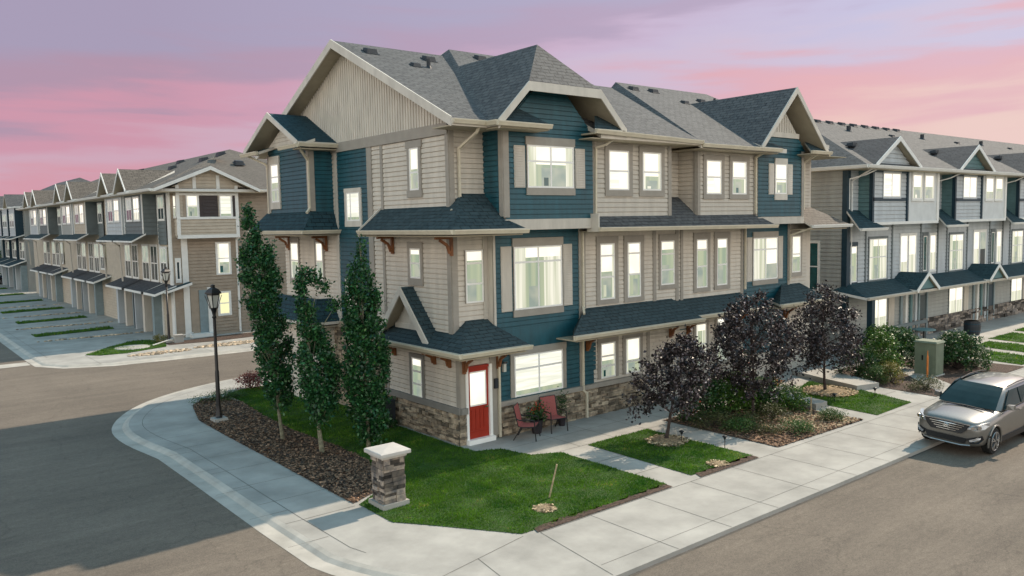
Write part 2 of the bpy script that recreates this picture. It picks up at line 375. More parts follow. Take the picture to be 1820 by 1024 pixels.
def empty(name, loc, label, cat, group=None, rz=0):
    o = bpy.data.objects.new(name, None); COL.objects.link(o); o.location = loc; o.rotation_euler = (0, 0, rz)
    o.empty_display_size = .3; o['_o'] = tuple(float(c) for c in loc) if rz == 0 else (0.0, 0.0, 0.0)
    o['label'] = label; o['category'] = cat
    if group: o['group'] = group
    return o
def tag(o, label, cat, group=None, kind=None):
    o['label'] = label; o['category'] = cat
    if group: o['group'] = group
    if kind: o['kind'] = kind
    return o
def struct(o, label=None, cat=None):
    o['kind'] = 'structure'
    if label: o['label'] = label
    if cat: o['category'] = cat
    return o

def FR(v): return lambda a, z, d=0: (a, v-d, z)      # faces the street (-Y)
def LF(u): return lambda a, z, d=0: (u-d, a, z)      # faces -X
def RF(u): return lambda a, z, d=0: (u+d, a, z)      # faces +X

def lap(mb, fr, a0, a1, z0, z1, h=.152, lip=.024, ext=None, m=0):
    z = z0; n = max(1, round((z1-z0)/h)); h = (z1-z0)/n
    g = min(.034, h*.19) if h < .18 else h*.24
    for i in range(n):
        zb = z0+i*h; zt = zb+h
        if ext: b0, b1 = ext(zb); t0, t1 = ext(zt)
        else: b0, b1, t0, t1 = a0, a1, a0, a1
        if b1-b0 < .01: continue
        if t1 < t0: t0 = t1 = (t0+t1)/2
        # face, then a recessed groove under the next course
        mb.poly([fr(b0, zb, lip), fr(b1, zb, lip), fr(t1, zt-g, lip*.55), fr(t0, zt-g, lip*.55)], m)
        mb.poly([fr(t0, zt-g, lip*.55), fr(t1, zt-g, lip*.55), fr(t1, zt-g, -.014), fr(t0, zt-g, -.014)], m)
        mb.poly([fr(t0, zt-g, -.014), fr(t1, zt-g, -.014), fr(t1, zt, -.014), fr(t0, zt, -.014)], m)
        mb.poly([fr(t0, zt, -.014), fr(t1, zt, -.014), fr(t1, zt, lip), fr(t0, zt, lip)], m)
def wall(parent, fr, a0, a1, z0, z1, m, h=.152, ext=None, label=None):
    mb = MB(); lap(mb, fr, a0, a1, z0, z1, h, ext=ext)
    o = mb.build('wall', m, parent)
    if label: o['label'] = label
    return o
def board(parent, fr, a0, a1, z0, z1, m='taupe', d=.05, name='corner_board', d0=0.0):
    mb = MB(); mb.fbox(fr, a0, a1, z0, z1, d0, d); return mb.build(name, m, parent)
def slab(mb, pts, th=.14, mt=0, ms=1, mbot=2): mb.prism(pts, (0, 0, -th), mt, ms, mbot)

def window(parent, fr, a0, a1, z0, z1, mull=(), trans=(), panes='half', casing='taupe', cw=.13, top=.2, bot=.18, ears=0.0, detail=True, split=None):
    """glass opening a0..a1, z0..z1 ; window casing > frame, pane"""
    mb = MB(); cw = max(cw, .025)
    if cw > 0:
        mb.fbox(fr, a0-cw, a0, z0, z1, 0, .055); mb.fbox(fr, a1, a1+cw, z0, z1, 0, .055)
    if top > 0: mb.fbox(fr, a0-cw-ears, a1+cw+ears, z1, z1+top, 0, .065)
    if bot > 0: mb.fbox(fr, a0-cw-ears*.6, a1+cw+ears*.6, z0-bot, z0, 0, .065)
    if cw <= 0 and top <= 0: mb.fbox(fr, a0-.03, a1+.03, z0-.04, z0, 0, .05)
    w = mb.build('window', casing, parent)
    f = MB(); t = .05
    f.fbox(fr, a0, a0+t, z0, z1, 0, .05); f.fbox(fr, a1-t, a1, z0, z1, 0, .05)
    f.fbox(fr, a0+t, a1-t, z0, z0+t, 0, .05); f.fbox(fr, a0+t, a1-t, z1-t, z1, 0, .05)
    for q in mull: x = a0+(a1-a0)*q; f.fbox(fr, x-.028, x+.028, z0+t, z1-t, 0, .047)
    for q in trans: z = z0+(z1-z0)*q; f.fbox(fr, a0+t, a1-t, z-.03, z+.03, 0, .052)
    if detail:   # thin glazing bars in the top light
        pass
    f.build('frame', 'vinyl', w)
    p = MB(); d = .030; H = z1-z0; W = a1-a0
    def q(x0, x1, y0, y1, m, dd=d): p.poly([fr(a0+W*x0, z0+H*y0, dd), fr(a0+W*x1, z0+H*y0, dd), fr(a0+W*x1, z0+H*y1, dd), fr(a0+W*x0, z0+H*y1, dd)], m)
    ms = ['pane_bright', 'pane_dim', 'pane_curtain', 'pane_blind', 'pane_green', 'pane_dark', 'pane_teal', 'pane_warm']
    s = split if split is not None else random.uniform(.35, .55)
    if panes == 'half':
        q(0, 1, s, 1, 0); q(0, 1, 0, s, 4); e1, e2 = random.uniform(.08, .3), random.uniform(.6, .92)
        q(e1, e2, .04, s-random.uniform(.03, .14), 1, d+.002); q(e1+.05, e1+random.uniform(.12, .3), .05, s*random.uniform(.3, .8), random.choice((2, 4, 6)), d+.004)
        if random.random() < .6: q(0, random.uniform(.08, .2), 0, 1, 2, d+.003)
        if random.random() < .6: q(random.uniform(.82, .93), 1, 0, 1, 2, d+.003)
    elif panes == 'bright': q(0, 1, 0, 1, 0); q(.08, .5, .1, s, 3, d+.002)
    elif panes == 'blind': q(0, 1, .14, 1, 3); q(0, 1, 0, .14, 4)
    elif panes == 'curtain':
        q(0, .24, 0, 1, 2); q(.24, .62, 0, .82, 4); q(.62, 1, 0, .82, 2); q(.24, 1, .82, 1, 0); q(.3, .5, 0, s*.7, 1, d+.002)
    elif panes == 'dim': q(0, 1, 0, .8, 4); q(0, 1, .8, 1, 0); q(.1, .6, 0, .45, 1, d+.002)
    elif panes == 'mixed': q(0, .55, 0, 1, 2); q(.55, 1, s, 1, 0); q(.55, 1, 0, s, 1)
    elif panes == 'dark': q(0, 1, 0, 1, 5)
    elif panes == 'darkblind': q(0, 1, 0, .5, 5); q(0, 1, .5, 1, 1)
    elif panes == 'teal': q(0, 1, 0, 1, 6)
    elif panes == 'warm': q(0, 1, 0, 1, 7)
    elif panes == 'whitecurtain': q(0, 1, 0, 1, 2); q(0, 1, s, 1, 0, d+.002)
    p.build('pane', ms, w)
    return w
def shutter(parent, fr, a0, a1, z0, z1, m='beige_board'):
    mb = MB(); lap(mb, lambda a, z, d=0: fr(a, z, d+.035), a0+.03, a1-.03, z0+.03, z1-.03, .075, .014)
    mb.fbox(fr, a0, a1, z0, z1, .0, .036)
    return mb.build('shutter', m, parent)
def gutter(parent, p, q, m='gutter_cream', nm=(0, -1, 0), w=.12, h=.13):
    """box gutter whose top inner edge follows p-q, bulging toward nm"""
    p, q, n = Vector(p), Vector(q), Vector(nm)
    mb = MB(); z = Vector((0, 0, 1))
    prof = [(0, 0), (w, 0), (w, -.03), (w*.82, -.07), (w*.6, -h), (0, -h)]
    A = [p+n*x+z*y for x, y in prof]; B = [q+n*x+z*y for x, y in prof]
    k = len(A); b = len(mb.v); mb.v += [tuple(x) for x in A+B]
    for i in range(k):
        j = (i+1) % k; mb.f.append((b+i, b+j, b+k+j, b+k+i)); mb.mi.append(0)
    mb.f.append(tuple(b+i for i in range(k))); mb.mi.append(0); mb.f.append(tuple(b+k+i for i in reversed(range(k)))); mb.mi.append(0)
    return mb.build('gutter', m, parent)
def downspout(parent, pts, m='gutter_cream', w=.075):
    mb = MB()
    for a, b in zip(pts[:-1], pts[1:]):
        a, b = Vector(a), Vector(b); e = (b-a).normalized()*w*.35
        mb.bar(a-e, b+e, w, w*.85)
    return mb.build('downspout', m, parent)
def bracket(parent, base, out, s=.42, m='wood'):
    """timber knee bracket under an eave; base = top point on the wall"""
    b = Vector(base); o = Vector(out); z = Vector((0, 0, 1)); mb = MB(); sd = o.cross(z)
    mb.bar(b+o*.04, b+o*.04-z*s*1.15, .09, .08, up=o); mb.bar(b-z*.04+o*.08, b-z*.04+o*(s+.1), .08, .08)
    pts = [b+o*.10-z*s*1.0, b+o*(s*.38)-z*s*.52, b+o*(s*.9)-z*.10]
    for i in range(2): mb.bar(pts[i], pts[i+1], .065, .08, up=sd.cross(pts[i+1]-pts[i]))
    return mb.build('bracket', m, parent)
def stones(mb, fr, a0, a1, z0, z1, hmin=.045, hmax=.125, lmin=.12, lmax=.42, dmin=.015, dmax=.085, m=0):
    z = z0
    while z < z1-.01:
        h = min(random.uniform(hmin, hmax), z1-z); 
        if z1-z-h < .03: h = z1-z
        a = a0
        while a < a1-.01:
            l = min(random.uniform(lmin, lmax), a1-a)
            if a1-a-l < .06: l = a1-a
            if h > .11 and random.random() < .35:
                h2 = h*random.uniform(.4, .6)
                mb.fbox(fr, a+.004, a+l-.004, z+.004, z+h2-.003, .0, random.uniform(dmin, dmax), m)
                mb.fbox(fr, a+.004, a+l-.004, z+h2+.003, z+h-.004, .0, random.uniform(dmin, dmax), m)
            else: mb.fbox(fr, a+.004, a+l-.004, z+.004, z+h-.004, .0, random.uniform(dmin, dmax), m)
            a += l
        z += h
def roof_vent(parent, p, m='vent_black', s=1.0, slope=.49, axis=(0, 1)):
    s *= .68
    """low box vent sitting on a slope"""
    x, y, z = p; mb = MB(); w = .26*s; L = .2*s
    dy = Vector((axis[0], axis[1], 0)); dx = Vector((axis[1], -axis[0], 0)) if True else None
    def P(a, b, h): q = Vector((x, y, z)) + dx*a + dy*b; return (q.x, q.y, z + b*slope + h)
    mb.hexa([P(-w*1.2, -L*1.2, -.02), P(w*1.2, -L*1.2, -.02), P(w*1.2, L*1.2, -.02), P(-w*1.2, L*1.2, -.02), P(-w*1.2, -L*1.2, .03), P(w*1.2, -L*1.2, .03), P(w*1.2, L*1.2, .03), P(-w*1.2, L*1.2, .03)])
    mb.hexa([P(-w, -L, .03), P(w, -L, .03), P(w, L, .03), P(-w, L, .03), P(-w*.85, -L*.8, .22*s), P(w*.85, -L*.8, .22*s), P(w*.85, L, .14*s), P(-w*.85, L, .14*s)])
    return mb.build('roof_vent', m, parent)
def pipe_vent(parent, p, r=.07, h=.42):
    mb = MB(); x, y, z = p; mb.tube([(x, y, z-.1), (x, y, z+.06), (x, y, z+h*.7)], [r*1.9, r, r], 10)
    return mb.build('vent_pipe', 'vent_black', parent)

# ============================================================ MAIN TOWNHOUSE BLOCK
def main_building():
    B = empty('townhouse_row', (13.6, 19.3, 0), 'blue and beige three storey townhouse row with a red door, nearest the camera', 'building')
    L_ = LF(13.6); F19 = FR(19.3); F196 = FR(19.6); F1865 = FR(18.65); F1875 = FR(18.75)
    # solid cores behind the siding
    mb = MB()
    mb.box(13.62, 19.62, 0, 33.0, 31.4, 9.45)
    mb.box(13.62, 19.32, 0, 14.9, 19.62, 3.0); mb.box(14.9, 19.32, 0, 32.2, 19.62, 6.38)
    mb.box(13.62, 19.62, 0, 13.9, 23.5, .5)
    mb.box(14.86, 18.67, 6.36, 18.5, 19.62, 9.4); mb.box(18.5, 18.77, 6.6, 22.43, 19.62, 9.2)
    mb.box(23.92, 18.77, 6.6, 27.5, 19.62, 9.2); mb.box(27.52, 18.67, 6.36, 30.73, 19.62, 9.3)
    mb.box(12.72, 27.03, 7.0, 13.62, 30.6, 9.4)
    mb.box(12.93, 27.23, 0, 13.62, 31.0, 3.0)
    mb.build('wall_core', 'beige', B)
    # ---- left side wall (plane u=13.6)
    wall(B, L_, 19.3, 23.4, 1.12, 3.1, 'beige')
    wall(B, L_, 19.6, 23.4, 3.1, 6.3, 'beige'); wall(B, L_, 19.6, 23.4, 6.9, 9.18, 'beige')
    wall(B, L_, 23.5, 24.1, 3.3, 9.2, 'beige', label='narrow beige siding strip beside the blue wall')
    wall(B, L_, 24.45, 26.7, 3.2, 9.2, 'blue', label='dark blue siding on the side wall')
    wall(B, L_, 26.75, 31.4, 3.2, 9.25, 'beige')
    board(B, L_, 23.38, 23.52, 1.1, 9.2); board(B, L_, 24.1, 24.42, 3.0, 9.2, 'taupe'); board(B, L_, 26.62, 26.78, 3.1, 9.25, 'beige_board')
    board(B, L_, 19.28, 19.46, 1.12, 2.75, 'taupe'); board(B, L_, 19.58, 19.78, 3.2, 6.3, 'taupe'); board(B, L_, 19.58, 19.74, 7.0, 9.18, 'taupe')
    # band under the gable and gable panel with battens
    board(B, L_, 19.6, 31.4, 9.17, 9.50, 'taupe', .07, 'frieze_board')
    mb = MB()
    def gt(v): return 9.45 + .4855*(6.9-abs(v-25.6)) - .12
    mb.prism([L_(v, z, 0.0) for v, z in ((19.3, 9.48), (31.9, 9.48), (25.6, gt(25.6)))], (-.02, 0, 0))
    v = 19.4
    while v < 31.8:
        zt = gt(v)
        if zt > 9.55: mb.fbox(L_, v, v+.055, 9.49, zt, .02, .045)
        v += .155
    mb.build('gable_panel', 'fascia', B)
    board(B, L_, 19.25, 24.5, .93, 1.12, 'taupe_dark', .12, 'sill_band'); 
    # stone base: left side and rear side
    mb = MB()
    mb.fbox(L_, 19.3, 23.5, 0, .93, 0, .03, 1); stones(mb, L_, 19.24, 23.5, .0, .93, dmin=.05, dmax=.12)
    mb.fbox(L_, 23.5, 27.2, 0, 3.1, -.02, .02, 1); stones(mb, L_, 23.5, 27.2, 0, 3.1, .07, .2, .2, .6, .04, .09)
    mb.build('stone_base', ['stone', 'mortar'], B)
    mb = MB()
    mb.fbox(F19, 13.5, 13.72, 0, .93, 0, .03, 1); stones(mb, F19, 13.5, 13.72, 0, .93, dmin=.05, dmax=.1)
    mb.fbox(F19, 14.95, 21.85, 0, .95, 0, .03, 1); stones(mb, F19, 14.95, 21.85, 0, .95, dmin=.05, dmax=.12)
    mb.build('stone_base', ['stone', 'mortar'], B)
    board(B, F19, 14.95, 21.9, .95, 1.10, 'taupe', .13, 'sill_band'); board(B, F19, 13.55, 13.78, .93, 1.12, 'taupe_dark', .12, 'sill_band')
    # windows on the side wall
    window(B, L_, 21.19, 21.72, 7.62, 8.92, trans=(.42,), panes='half', ears=.06, top=.22, bot=.22)
    window(B, L_, 21.24, 21.84, 4.88, 5.82, trans=(.5,), panes='dim', top=.2, bot=.22)
    window(B, L_, 21.32, 21.92, 1.08, 2.36, trans=(.34, .66), panes='dim', top=.12, bot=0, casing='taupe_dark')
    window(B, L_, 25.0, 25.95, 6.72, 7.72, mull=(.7,), panes='blind', casing='fascia', top=.14, bot=.2)
    window(B, L_, 25.4, 26.1, 3.5, 4.5, panes='blind', casing='fascia')
    window(B, L_, 27.97, 28.55, 4.53, 5.95, trans=(.5,), panes='half', cw=.10); window(B, L_, 30.12, 30.85, 4.5, 5.93, trans=(.5,), panes='half', cw=.10)
    # ---- front, ground floor
    wall(B, F19, 13.72, 14.92, 2.35, 3.0, 'beige'); wall(B, F19, 14.98, 18.62, 1.1, 3.3, 'blue'); wall(B, F19, 18.62, 19.2, 1.1, 3.3, 'blue')
    wall(B, F19, 19.1, 27.5, 0.2, 3.4, 'beige')
    board(B, F19, 13.57, 13.74, 1.1, 2.75, 'taupe'); board(B, F19, 14.68, 14.98, .1, 2.75, 'taupe'); board(B, F19, 21.75, 21.9, .0, 3.2, 'taupe')
    window(B, F19, 15.62, 17.66, 1.14, 2.44, mull=(.5,), trans=(.66,), panes='blind', top=.18, bot=0, casing='taupe', cw=.15)
    window(B, F19, 19.41, 20.13, 1.2, 2.42, trans=(.34, .62), panes='half', cw=.14, bot=0); window(B, F19, 20.64, 21.38, 1.2, 2.45, trans=(.34,), panes='half', cw=.14, bot=0)
    window(B, F19, 24.5, 25.15, 1.0, 2.6, trans=(.5,), panes='curtain', cw=.12); window(B, F19, 25.8, 26.45, 1.0, 2.7, trans=(.5,), panes='half', cw=.12)
    wall(B, F19, 23.6, 24.2, .5, 2.9, 'blue')
    # red entrance door
    fd = F19
    mb = MB(); mb.fbox(fd, 13.74, 13.82, .12, 2.34, 0, .10); mb.fbox(fd, 14.58, 14.68, .12, 2.34, 0, .13); mb.fbox(fd, 13.82, 14.58, 2.26, 2.34, 0, .1, 1); mb.fbox(fd, 13.72, 14.72, 0, .14, 0, .22)
    D = mb.build('entrance_door', ['vinyl', 'door_red'], B)
    mb = MB(); mb.fbox(fd, 13.82, 14.58, .14, 1.12, 0, .055); mb.fbox(fd, 13.82, 13.90, 1.12, 2.26, 0, .055); mb.fbox(fd, 14.50, 14.58, 1.12, 2.26, 0, .055); mb.fbox(fd, 13.9, 14.5, 2.16, 2.26, 0, .055)
    for a in (13.92, 14.08, 14.24, 14.38): mb.fbox(fd, a, a+.012, .42, 1.02, .055, .07)
    mb.fbox(fd, 13.9, 14.5, .34, .37, .055, .07); mb.fbox(fd, 13.9, 14.5, 1.03, 1.06, .055, .07)
    mb.build('door_leaf', 'door_red', D)
    mb = MB(); mb.poly([fd(13.9, 1.12, .045), fd(14.5, 1.12, .045), fd(14.5, 2.16, .045), fd(13.9, 2.16, .045)]); mb.build('pane', 'pane_bright', D)
    mb = MB(); mb.fbox(fd, 13.9, 14.5, 1.12, 1.16, .04, .062); mb.fbox(fd, 13.9, 14.5, 2.12, 2.16, .04, .062); mb.fbox(fd, 14.46, 14.5, 1.16, 2.12, .04, .062); mb.build('glass_frame', 'vinyl', D)
    mb = MB(); mb.bar(fd(14.5, 1.06, .06), fd(14.5, 1.06, .11), .05, .05); mb.bar(fd(14.5, 1.06, .11), fd(14.4, 1.06, .11), .02, .03); mb.build('handle', 'chrome', D)
    # wall lantern and meter
    mb = MB(); mb.fbox(F19, 15.13, 15.21, 2.0, 2.34, 0, .05); mb.fbox(F19, 15.1, 15.24, 2.28, 2.34, .05, .18); mb.fbox(F19, 15.12, 15.22, 2.02, 2.26, .06, .15, 1); mb.build('wall_lantern', ['chrome', 'lamp_glass'], B)
    mb = MB(); mb.fbox(F19, 14.80, 14.92, 1.55, 1.85, .05, .12); mb.build('mailbox', 'vent_black', B)
    # ---- front, second floor
    wall(B, F196, 13.62, 14.9, 3.35, 6.4, 'beige'); board(B, F196, 13.58, 13.78, 3.3, 6.35, 'taupe'); board(B, F196, 14.72, 14.9, 3.6, 6.4, 'beige_board')
    board(B, LF(14.9), 19.28, 19.6, 3.3, 6.4, 'beige_board', .02, 'return_board')
    window(B, F196, 14.06, 14.72, 4.18, 5.77, trans=(.36, .75), panes='dim', cw=.0, top=0, bot=0)
    wall(B, F19, 14.92, 18.46, 2.62, 6.4, 'blue', label='dark blue siding beside the entrance'); 
    board(B, F19, 14.88, 14.96, 2.9, 6.35, 'beige_board'); board(B, F19, 15.45, 17.82, 2.46, 2.66, 'taupe', .06, 'head_board')
    window(B, F19, 15.68, 17.68, 3.86, 5.82, mull=(.5,), trans=(.75,), panes='curtain', casing='taupe', cw=.0, top=.26, bot=.22, ears=.03)
    shutter(B, F19, 15.18, 15.6, 3.84, 5.84); shutter(B, F19, 17.74, 18.14, 3.84, 5.84)
    board(B, F19, 18.44, 18.62, 1.1, 6.4, 'taupe')
    wall(B, F19, 18.62, 27.45, 3.3, 6.38, 'beige')
    for a, b in ((18.62, 18.74), (22.1, 22.26), (23.35, 23.5), (23.62, 23.76), (27.36, 27.5)): board(B, F19, a, b, 3.3, 6.4, 'taupe')
    for a0, a1, z0, pn, tr in ((19.42, 20.13, 3.9, 'half', (.4, .78)), (20.76, 21.44, 3.88, 'half', (.42, .8)), (22.52, 23.27, 4.2, 'dim', (.34, .7)), (24.55, 25.2, 3.96, 'dim', (.44, .78)), (25.8, 26.45, 3.98, 'dim', (.44,))):
        window(B, F19, a0, a1, z0, 5.8, trans=tr, panes=pn, cw=.17 if a0 != 22.52 else .1, top=.24, bot=.16)
    wall(B, F19, 27.55, 30.72, 1.0, 6.38, 'blue', label='dark blue siding under the pointed gable')
    window(B, F19, 28.17, 29.9, 4.02, 5.75, mull=(.5,), trans=(.72,), panes='mixed', casing='taupe', cw=0, top=.24, bot=.2)
    shutter(B, F19, 27.75, 28.12, 4.0, 5.78); shutter(B, F19, 29.95, 30.3, 4.0, 5.78)
    board(B, F19, 30.66, 30.8, 1.0, 6.4, 'taupe'); wall(B, F19, 30.8, 32.2, .8, 6.38, 'beige_board')
    window(B, F19, 30.98, 31.64, 4.2, 5.76, trans=(.5,), panes='half', cw=.1)
    # ---- front, third floor
    wall(B, F196, 13.62, 14.86, 7.3, 9.4, 'beige'); board(B, F196, 13.58, 13.74, 7.0, 9.4, 'taupe')
    wall(B, LF(14.84), 18.66, 19.6, 6.7, 9.5, 'blue'); wall(B, RF(18.5), 18.66, 19.0, 6.7, 9.5, 'blue')
    board(B, F1865, 14.82, 15.03, 6.72, 9.4, 'taupe'); board(B, LF(14.84), 18.62, 18.8, 6.75, 9.4, 'taupe')
    def ext1(z): t = max(0, z-9.35); return (14.9+t, 18.5-t)
    wall(B, F1865, 14.9, 18.5, 6.66, 9.4, 'blue', label='dark blue siding on the projecting bay')
    mb = MB(); lap(mb, F1865, 0, 0, 9.4, 10.55, ext=ext1); mb.prism([(14.95, 18.68, 9.4), (18.45, 18.68, 9.4), (17.5, 18.68, 10.42), (15.9, 18.68, 10.42)], (0, .25, 0)); mb.build('gable_panel', 'blue', B)
    board(B, F1865, 14.84, 18.5, 6.34, 6.66, 'beige_board', .07, 'fascia_board')
    window(B, F1865, 15.74, 17.64, 7.6, 8.88, mull=(.5,), trans=(.62,), panes='half', split=.55, casing='taupe', cw=.0, top=.24, bot=.22, ears=.03)
    shutter(B, F1865, 15.24, 15.66, 7.6, 8.84); shutter(B, F1865, 17.72, 18.14, 7.6, 8.84)
    wall(B, F1875, 18.55, 22.4, 6.7, 9.2, 'beige_board')
    wall(B, RF(22.45), 18.76, 19.6, 6.9, 9.2, 'beige'); wall(B, F196, 22.45, 23.9, 7.2, 9.2, 'beige')
    board(B, F1875, 22.28, 22.45, 6.7, 9.2, 'taupe'); board(B, F1875, 18.5, 18.66, 6.7, 9.2, 'taupe')
    for a0, a1, pn in ((19.31, 20.28, 'bright'), (20.95, 21.91, 'half')): window(B, F1875, a0, a1, 7.57, 8.87, trans=(.48,), panes=pn, cw=.17, top=.2, bot=.2)
    wall(B, LF(23.9), 18.8, 19.6, 6.7, 9.2, 'beige'); wall(B, F1875, 23.95, 27.45, 6.7, 9.2, 'beige_board')
    board(B, F1875, 23.9, 24.06, 6.7, 9.2, 'taupe'); board(B, LF(23.9), 18.75, 18.88, 6.7, 9.2, 'taupe'); board(B, F1875, 27.38, 27.52, 6.7, 9.2, 'taupe')
    for a0, a1, pn in ((24.42, 25.32, 'bright'), (25.99, 26.9, 'half')): window(B, F1875, a0, a1, 7.47, 8.72, trans=(.5,), panes=pn, cw=.17, top=.2, bot=.18)
    wall(B, F1865, 27.55, 30.7, 6.6, 9.25, 'blue', label='dark blue siding on the bay with the pointed gable')
    def ext2(z): t = max(0, z-9.25); return (27.4+t, 30.9-t)
    mb = MB(); lap(mb, F1865, 0, 0, 9.25, 9.75, ext=ext2); mb.build('gable_panel', 'blue', B)
    mb = MB(); mb.prism([F1865(27.9, 9.75), F1865(30.4, 9.75), F1865(29.15, 11.0)], (0, -.02, 0))
    a = 27.95
    while a < 30.35:
        zt = 11.0-abs(a+.03-29.15)
        if zt > 9.95: mb.fbox(F1865, a, a+.05, 9.94, zt-.03, .02, .045)
        a += .17
    mb.fbox(F1865, 27.95, 30.35, 9.75, 9.95, .02, .06); mb.build('gable_panel', 'fascia', B)
    board(B, F1865, 27.5, 30.75, 6.3, 6.58, 'beige_board', .07, 'fascia_board')
    window(B, F1865, 28.68, 29.5, 7.5, 8.7, trans=(.48,), panes='half', casing='fascia', cw=0, top=.22, bot=.24)
    shutter(B, F1865, 28.26, 28.62, 7.48, 8.7, 'fascia'); shutter(B, F1865, 29.56, 29.94, 7.48, 8.7, 'fascia')
    board(B, F1865, 30.6, 30.76, 6.6, 9.25, 'taupe'); wall(B, F196, 30.76, 32.9, 6.9, 9.2, 'beige_board'); window(B, F196, 31.7, 32.3, 7.3, 8.8, panes='darkblind', cw=.1)
    # ---- rear bay on the side wall
    LB = LF(12.7); SB = FR(27.0)
    wall(B, LB, 27.0, 30.6, 7.08, 9.5, 'blue', label='dark blue siding on the side bay'); wall(B, SB, 12.72, 13.6, 7.08, 9.3, 'blue')
    board(B, LB, 26.98, 27.16, 7.1, 9.3, 'taupe'); board(B, SB, 12.68, 12.86, 7.1, 9.3, 'taupe'); board(B, LB, 30.46, 30.62, 7.1, 9.3, 'taupe')
    window(B, LB, 29.62, 30.32, 7.5, 8.95, trans=(.33, .66), panes='half', casing='beige_board', cw=.12, top=.3, bot=.26)
    mb = MB()
    def g2(v): return 9.42 + .5*0 + (2.35-abs(v-28.95))*.52
    mb.prism([LB(27.3, 9.55), LB(30.6, 9.55), LB(28.95, 10.35)], (-.02, 0, 0)); lap(mb, lambda a, z, d=0: LB(a, z, d+.02), 0, 0, 9.6, 10.3, ext=lambda z: (27.35+(z-9.55)*2.0, 30.55-(z-9.55)*2.0)); mb.build('gable_panel', 'fascia', B)
    # ---- ROOFS
    S = ['shingles', 'fascia', 'soffit']
    EV = 18.55
    def z1(v): return 9.55 + .478*(v-18.7)
    ZR = z1(25.6)
    def z2(v): return 9.3 + .505*(v-18.05)
    mb = MB()
    # first slope up to the raised hip, back slope
    slab(mb, [(13.0, EV, z1(EV)), (15.3, EV, z1(EV)), (18.2, 25.6, ZR), (13.0, 25.6, ZR)], .2)
    slab(mb, [(13.0, 25.6, ZR), (24.5, 25.6, ZR), (24.5, 32.5, z1(18.7)), (13.0, 32.5, z1(18.7))], .2)
    mb.build('roof', S, B)
    mb = MB()
    Z2R = z2(25.6); uh = 14.22+(Z2R-9.46)
    # raised middle slope (meets the bay's left slope plane along a 45 degree hip)
    p0 = (14.22+z2(18.7)-9.46, 18.7, z2(18.7)); p1 = (uh, 25.6, Z2R)
    slab(mb, [p0, (18.3, 18.7, z2(18.7)), (18.3, 18.05, z2(18.05)), (23.25, 18.05, z2(18.05)), (23.25, 25.6, Z2R), p1], .16)
    slab(mb, [(uh, 25.6, Z2R), (23.25, 25.6, Z2R), (23.25, 32.5, 9.7), (uh-3, 32.5, 9.7)], .16)
    q0 = (14.22+z1(18.7)-9.46-.05, 18.7, z1(18.7)-.02); q1 = (14.22+ZR-9.46-.1, 25.6, ZR-.05)
    mb.poly([q0, p0, p1, q1], 0); mb.poly([q1, p1, (uh-.8, 27.5, Z2R-1.0), (uh-1.4, 27.5, Z2R-1.3)], 0)
    mb.build('roof', S, B)
    # second unit
    mb = MB()
    def z3(v): return 9.22 + .43*(v-18.05)
    def z4(v): return 9.22 + .465*(v-18.05)
    slab(mb, [(23.25, 18.05, z3(18.05)-.01), (25.6, 18.05, z3(18.05)-.01), (28.5, 25.6, z3(25.6)), (23.25, 25.6, z3(25.6))], .16)
    slab(mb, [(23.25, 25.6, z3(25.6)), (34, 25.6, z3(25.6)), (34, 32.5, 9.3), (23.25, 32.5, 9.3)], .16)
    u4 = 23.4+(z4(25.6)-9.22)
    slab(mb, [(23.4, 18.05, z4(18.05)), (28.6, 18.05, z4(18.05)), (28.6, 19.0, z4(19.0)), (33.4, 19.0, z4(19)), (33.4, 25.6, z4(25.6)), (u4, 25.6, z4(25.6))], .16)
    mb.poly([(23.38, 18.05, 9.2), (23.4, 18.05, z4(18.05)), (u4, 25.6, z4(25.6)), (u4-.35, 25.6, z3(25.6)-.06)], 0)
    mb.build('roof', S, B)
    # big bay roof (clipped gable)
    mb = MB(); rz = 12.05; ru = 16.82; ev = 9.46; uL, uR = 14.22, 19.42; vf = 18.03
    zc = 10.60; cL, cR = uL+(zc-ev), uR-(zc-ev); apex = (ru, 19.32, rz); th = .17
    bk = 24.4
    slab(mb, [(uL, vf, ev), (cL, vf, zc), apex, (ru, bk, rz), (ru-1.0, bk, rz-1.0), (uL+.2, 18.75, ev+.2), (uL, 18.6, ev)], th)
    slab(mb, [(uR, vf, ev), (uR, 18.4, ev), (ru+1.0, bk, rz-1.0), (ru, bk, rz), apex, (cR, vf, zc)], th)
    slab(mb, [(cL, vf, zc), (cR, vf, zc), apex], th)
    mb.build('bay_roof', S, B)
    mb = MB(); w = .2
    for a, b in (((uL, ev), (cL, zc)), ((cL, zc), (cR, zc)), ((cR, zc), (uR, ev))):
        p = [(a[0], vf-.03, a[1]+.02), (b[0], vf-.03, b[1]+.02), (b[0], vf-.03, b[1]-w*1.25), (a[0], vf-.03, a[1]-w*1.25)]
        mb.prism(p, (0, .045, 0))
    mb.build('barge_board', 'fascia', B)
    # pent returns under the bay gable
    for (a, b, sgn) in ((14.3, 16.15, 1), (17.98, 19.6, -1)):
        mb = MB(); zt = 9.42
        if sgn > 0: slab(mb, [(a, 18.0, zt), (b, 18.0, zt), (b-.65, 18.66, zt+.5), (a+.68, 18.66, zt+.5)], .1)
        else: slab(mb, [(a, 18.0, zt), (b-.25, 18.0, zt), (b-.85, 18.66, zt+.5), (a+.65, 18.66, zt+.5)], .1)
        mb.box(a+.02, 18.02, zt-.16, b-.02, 18.66, zt-.11, 2)
        mb.build('pent_roof', ['shingles_dark', 'fascia', 'soffit'], B)
    gutter(B, (14.12, 18.0, 9.42), (16.15, 18.0, 9.42)); gutter(B, (17.98, 18.0, 9.40), (23.3, 18.05, z2(18.05)))
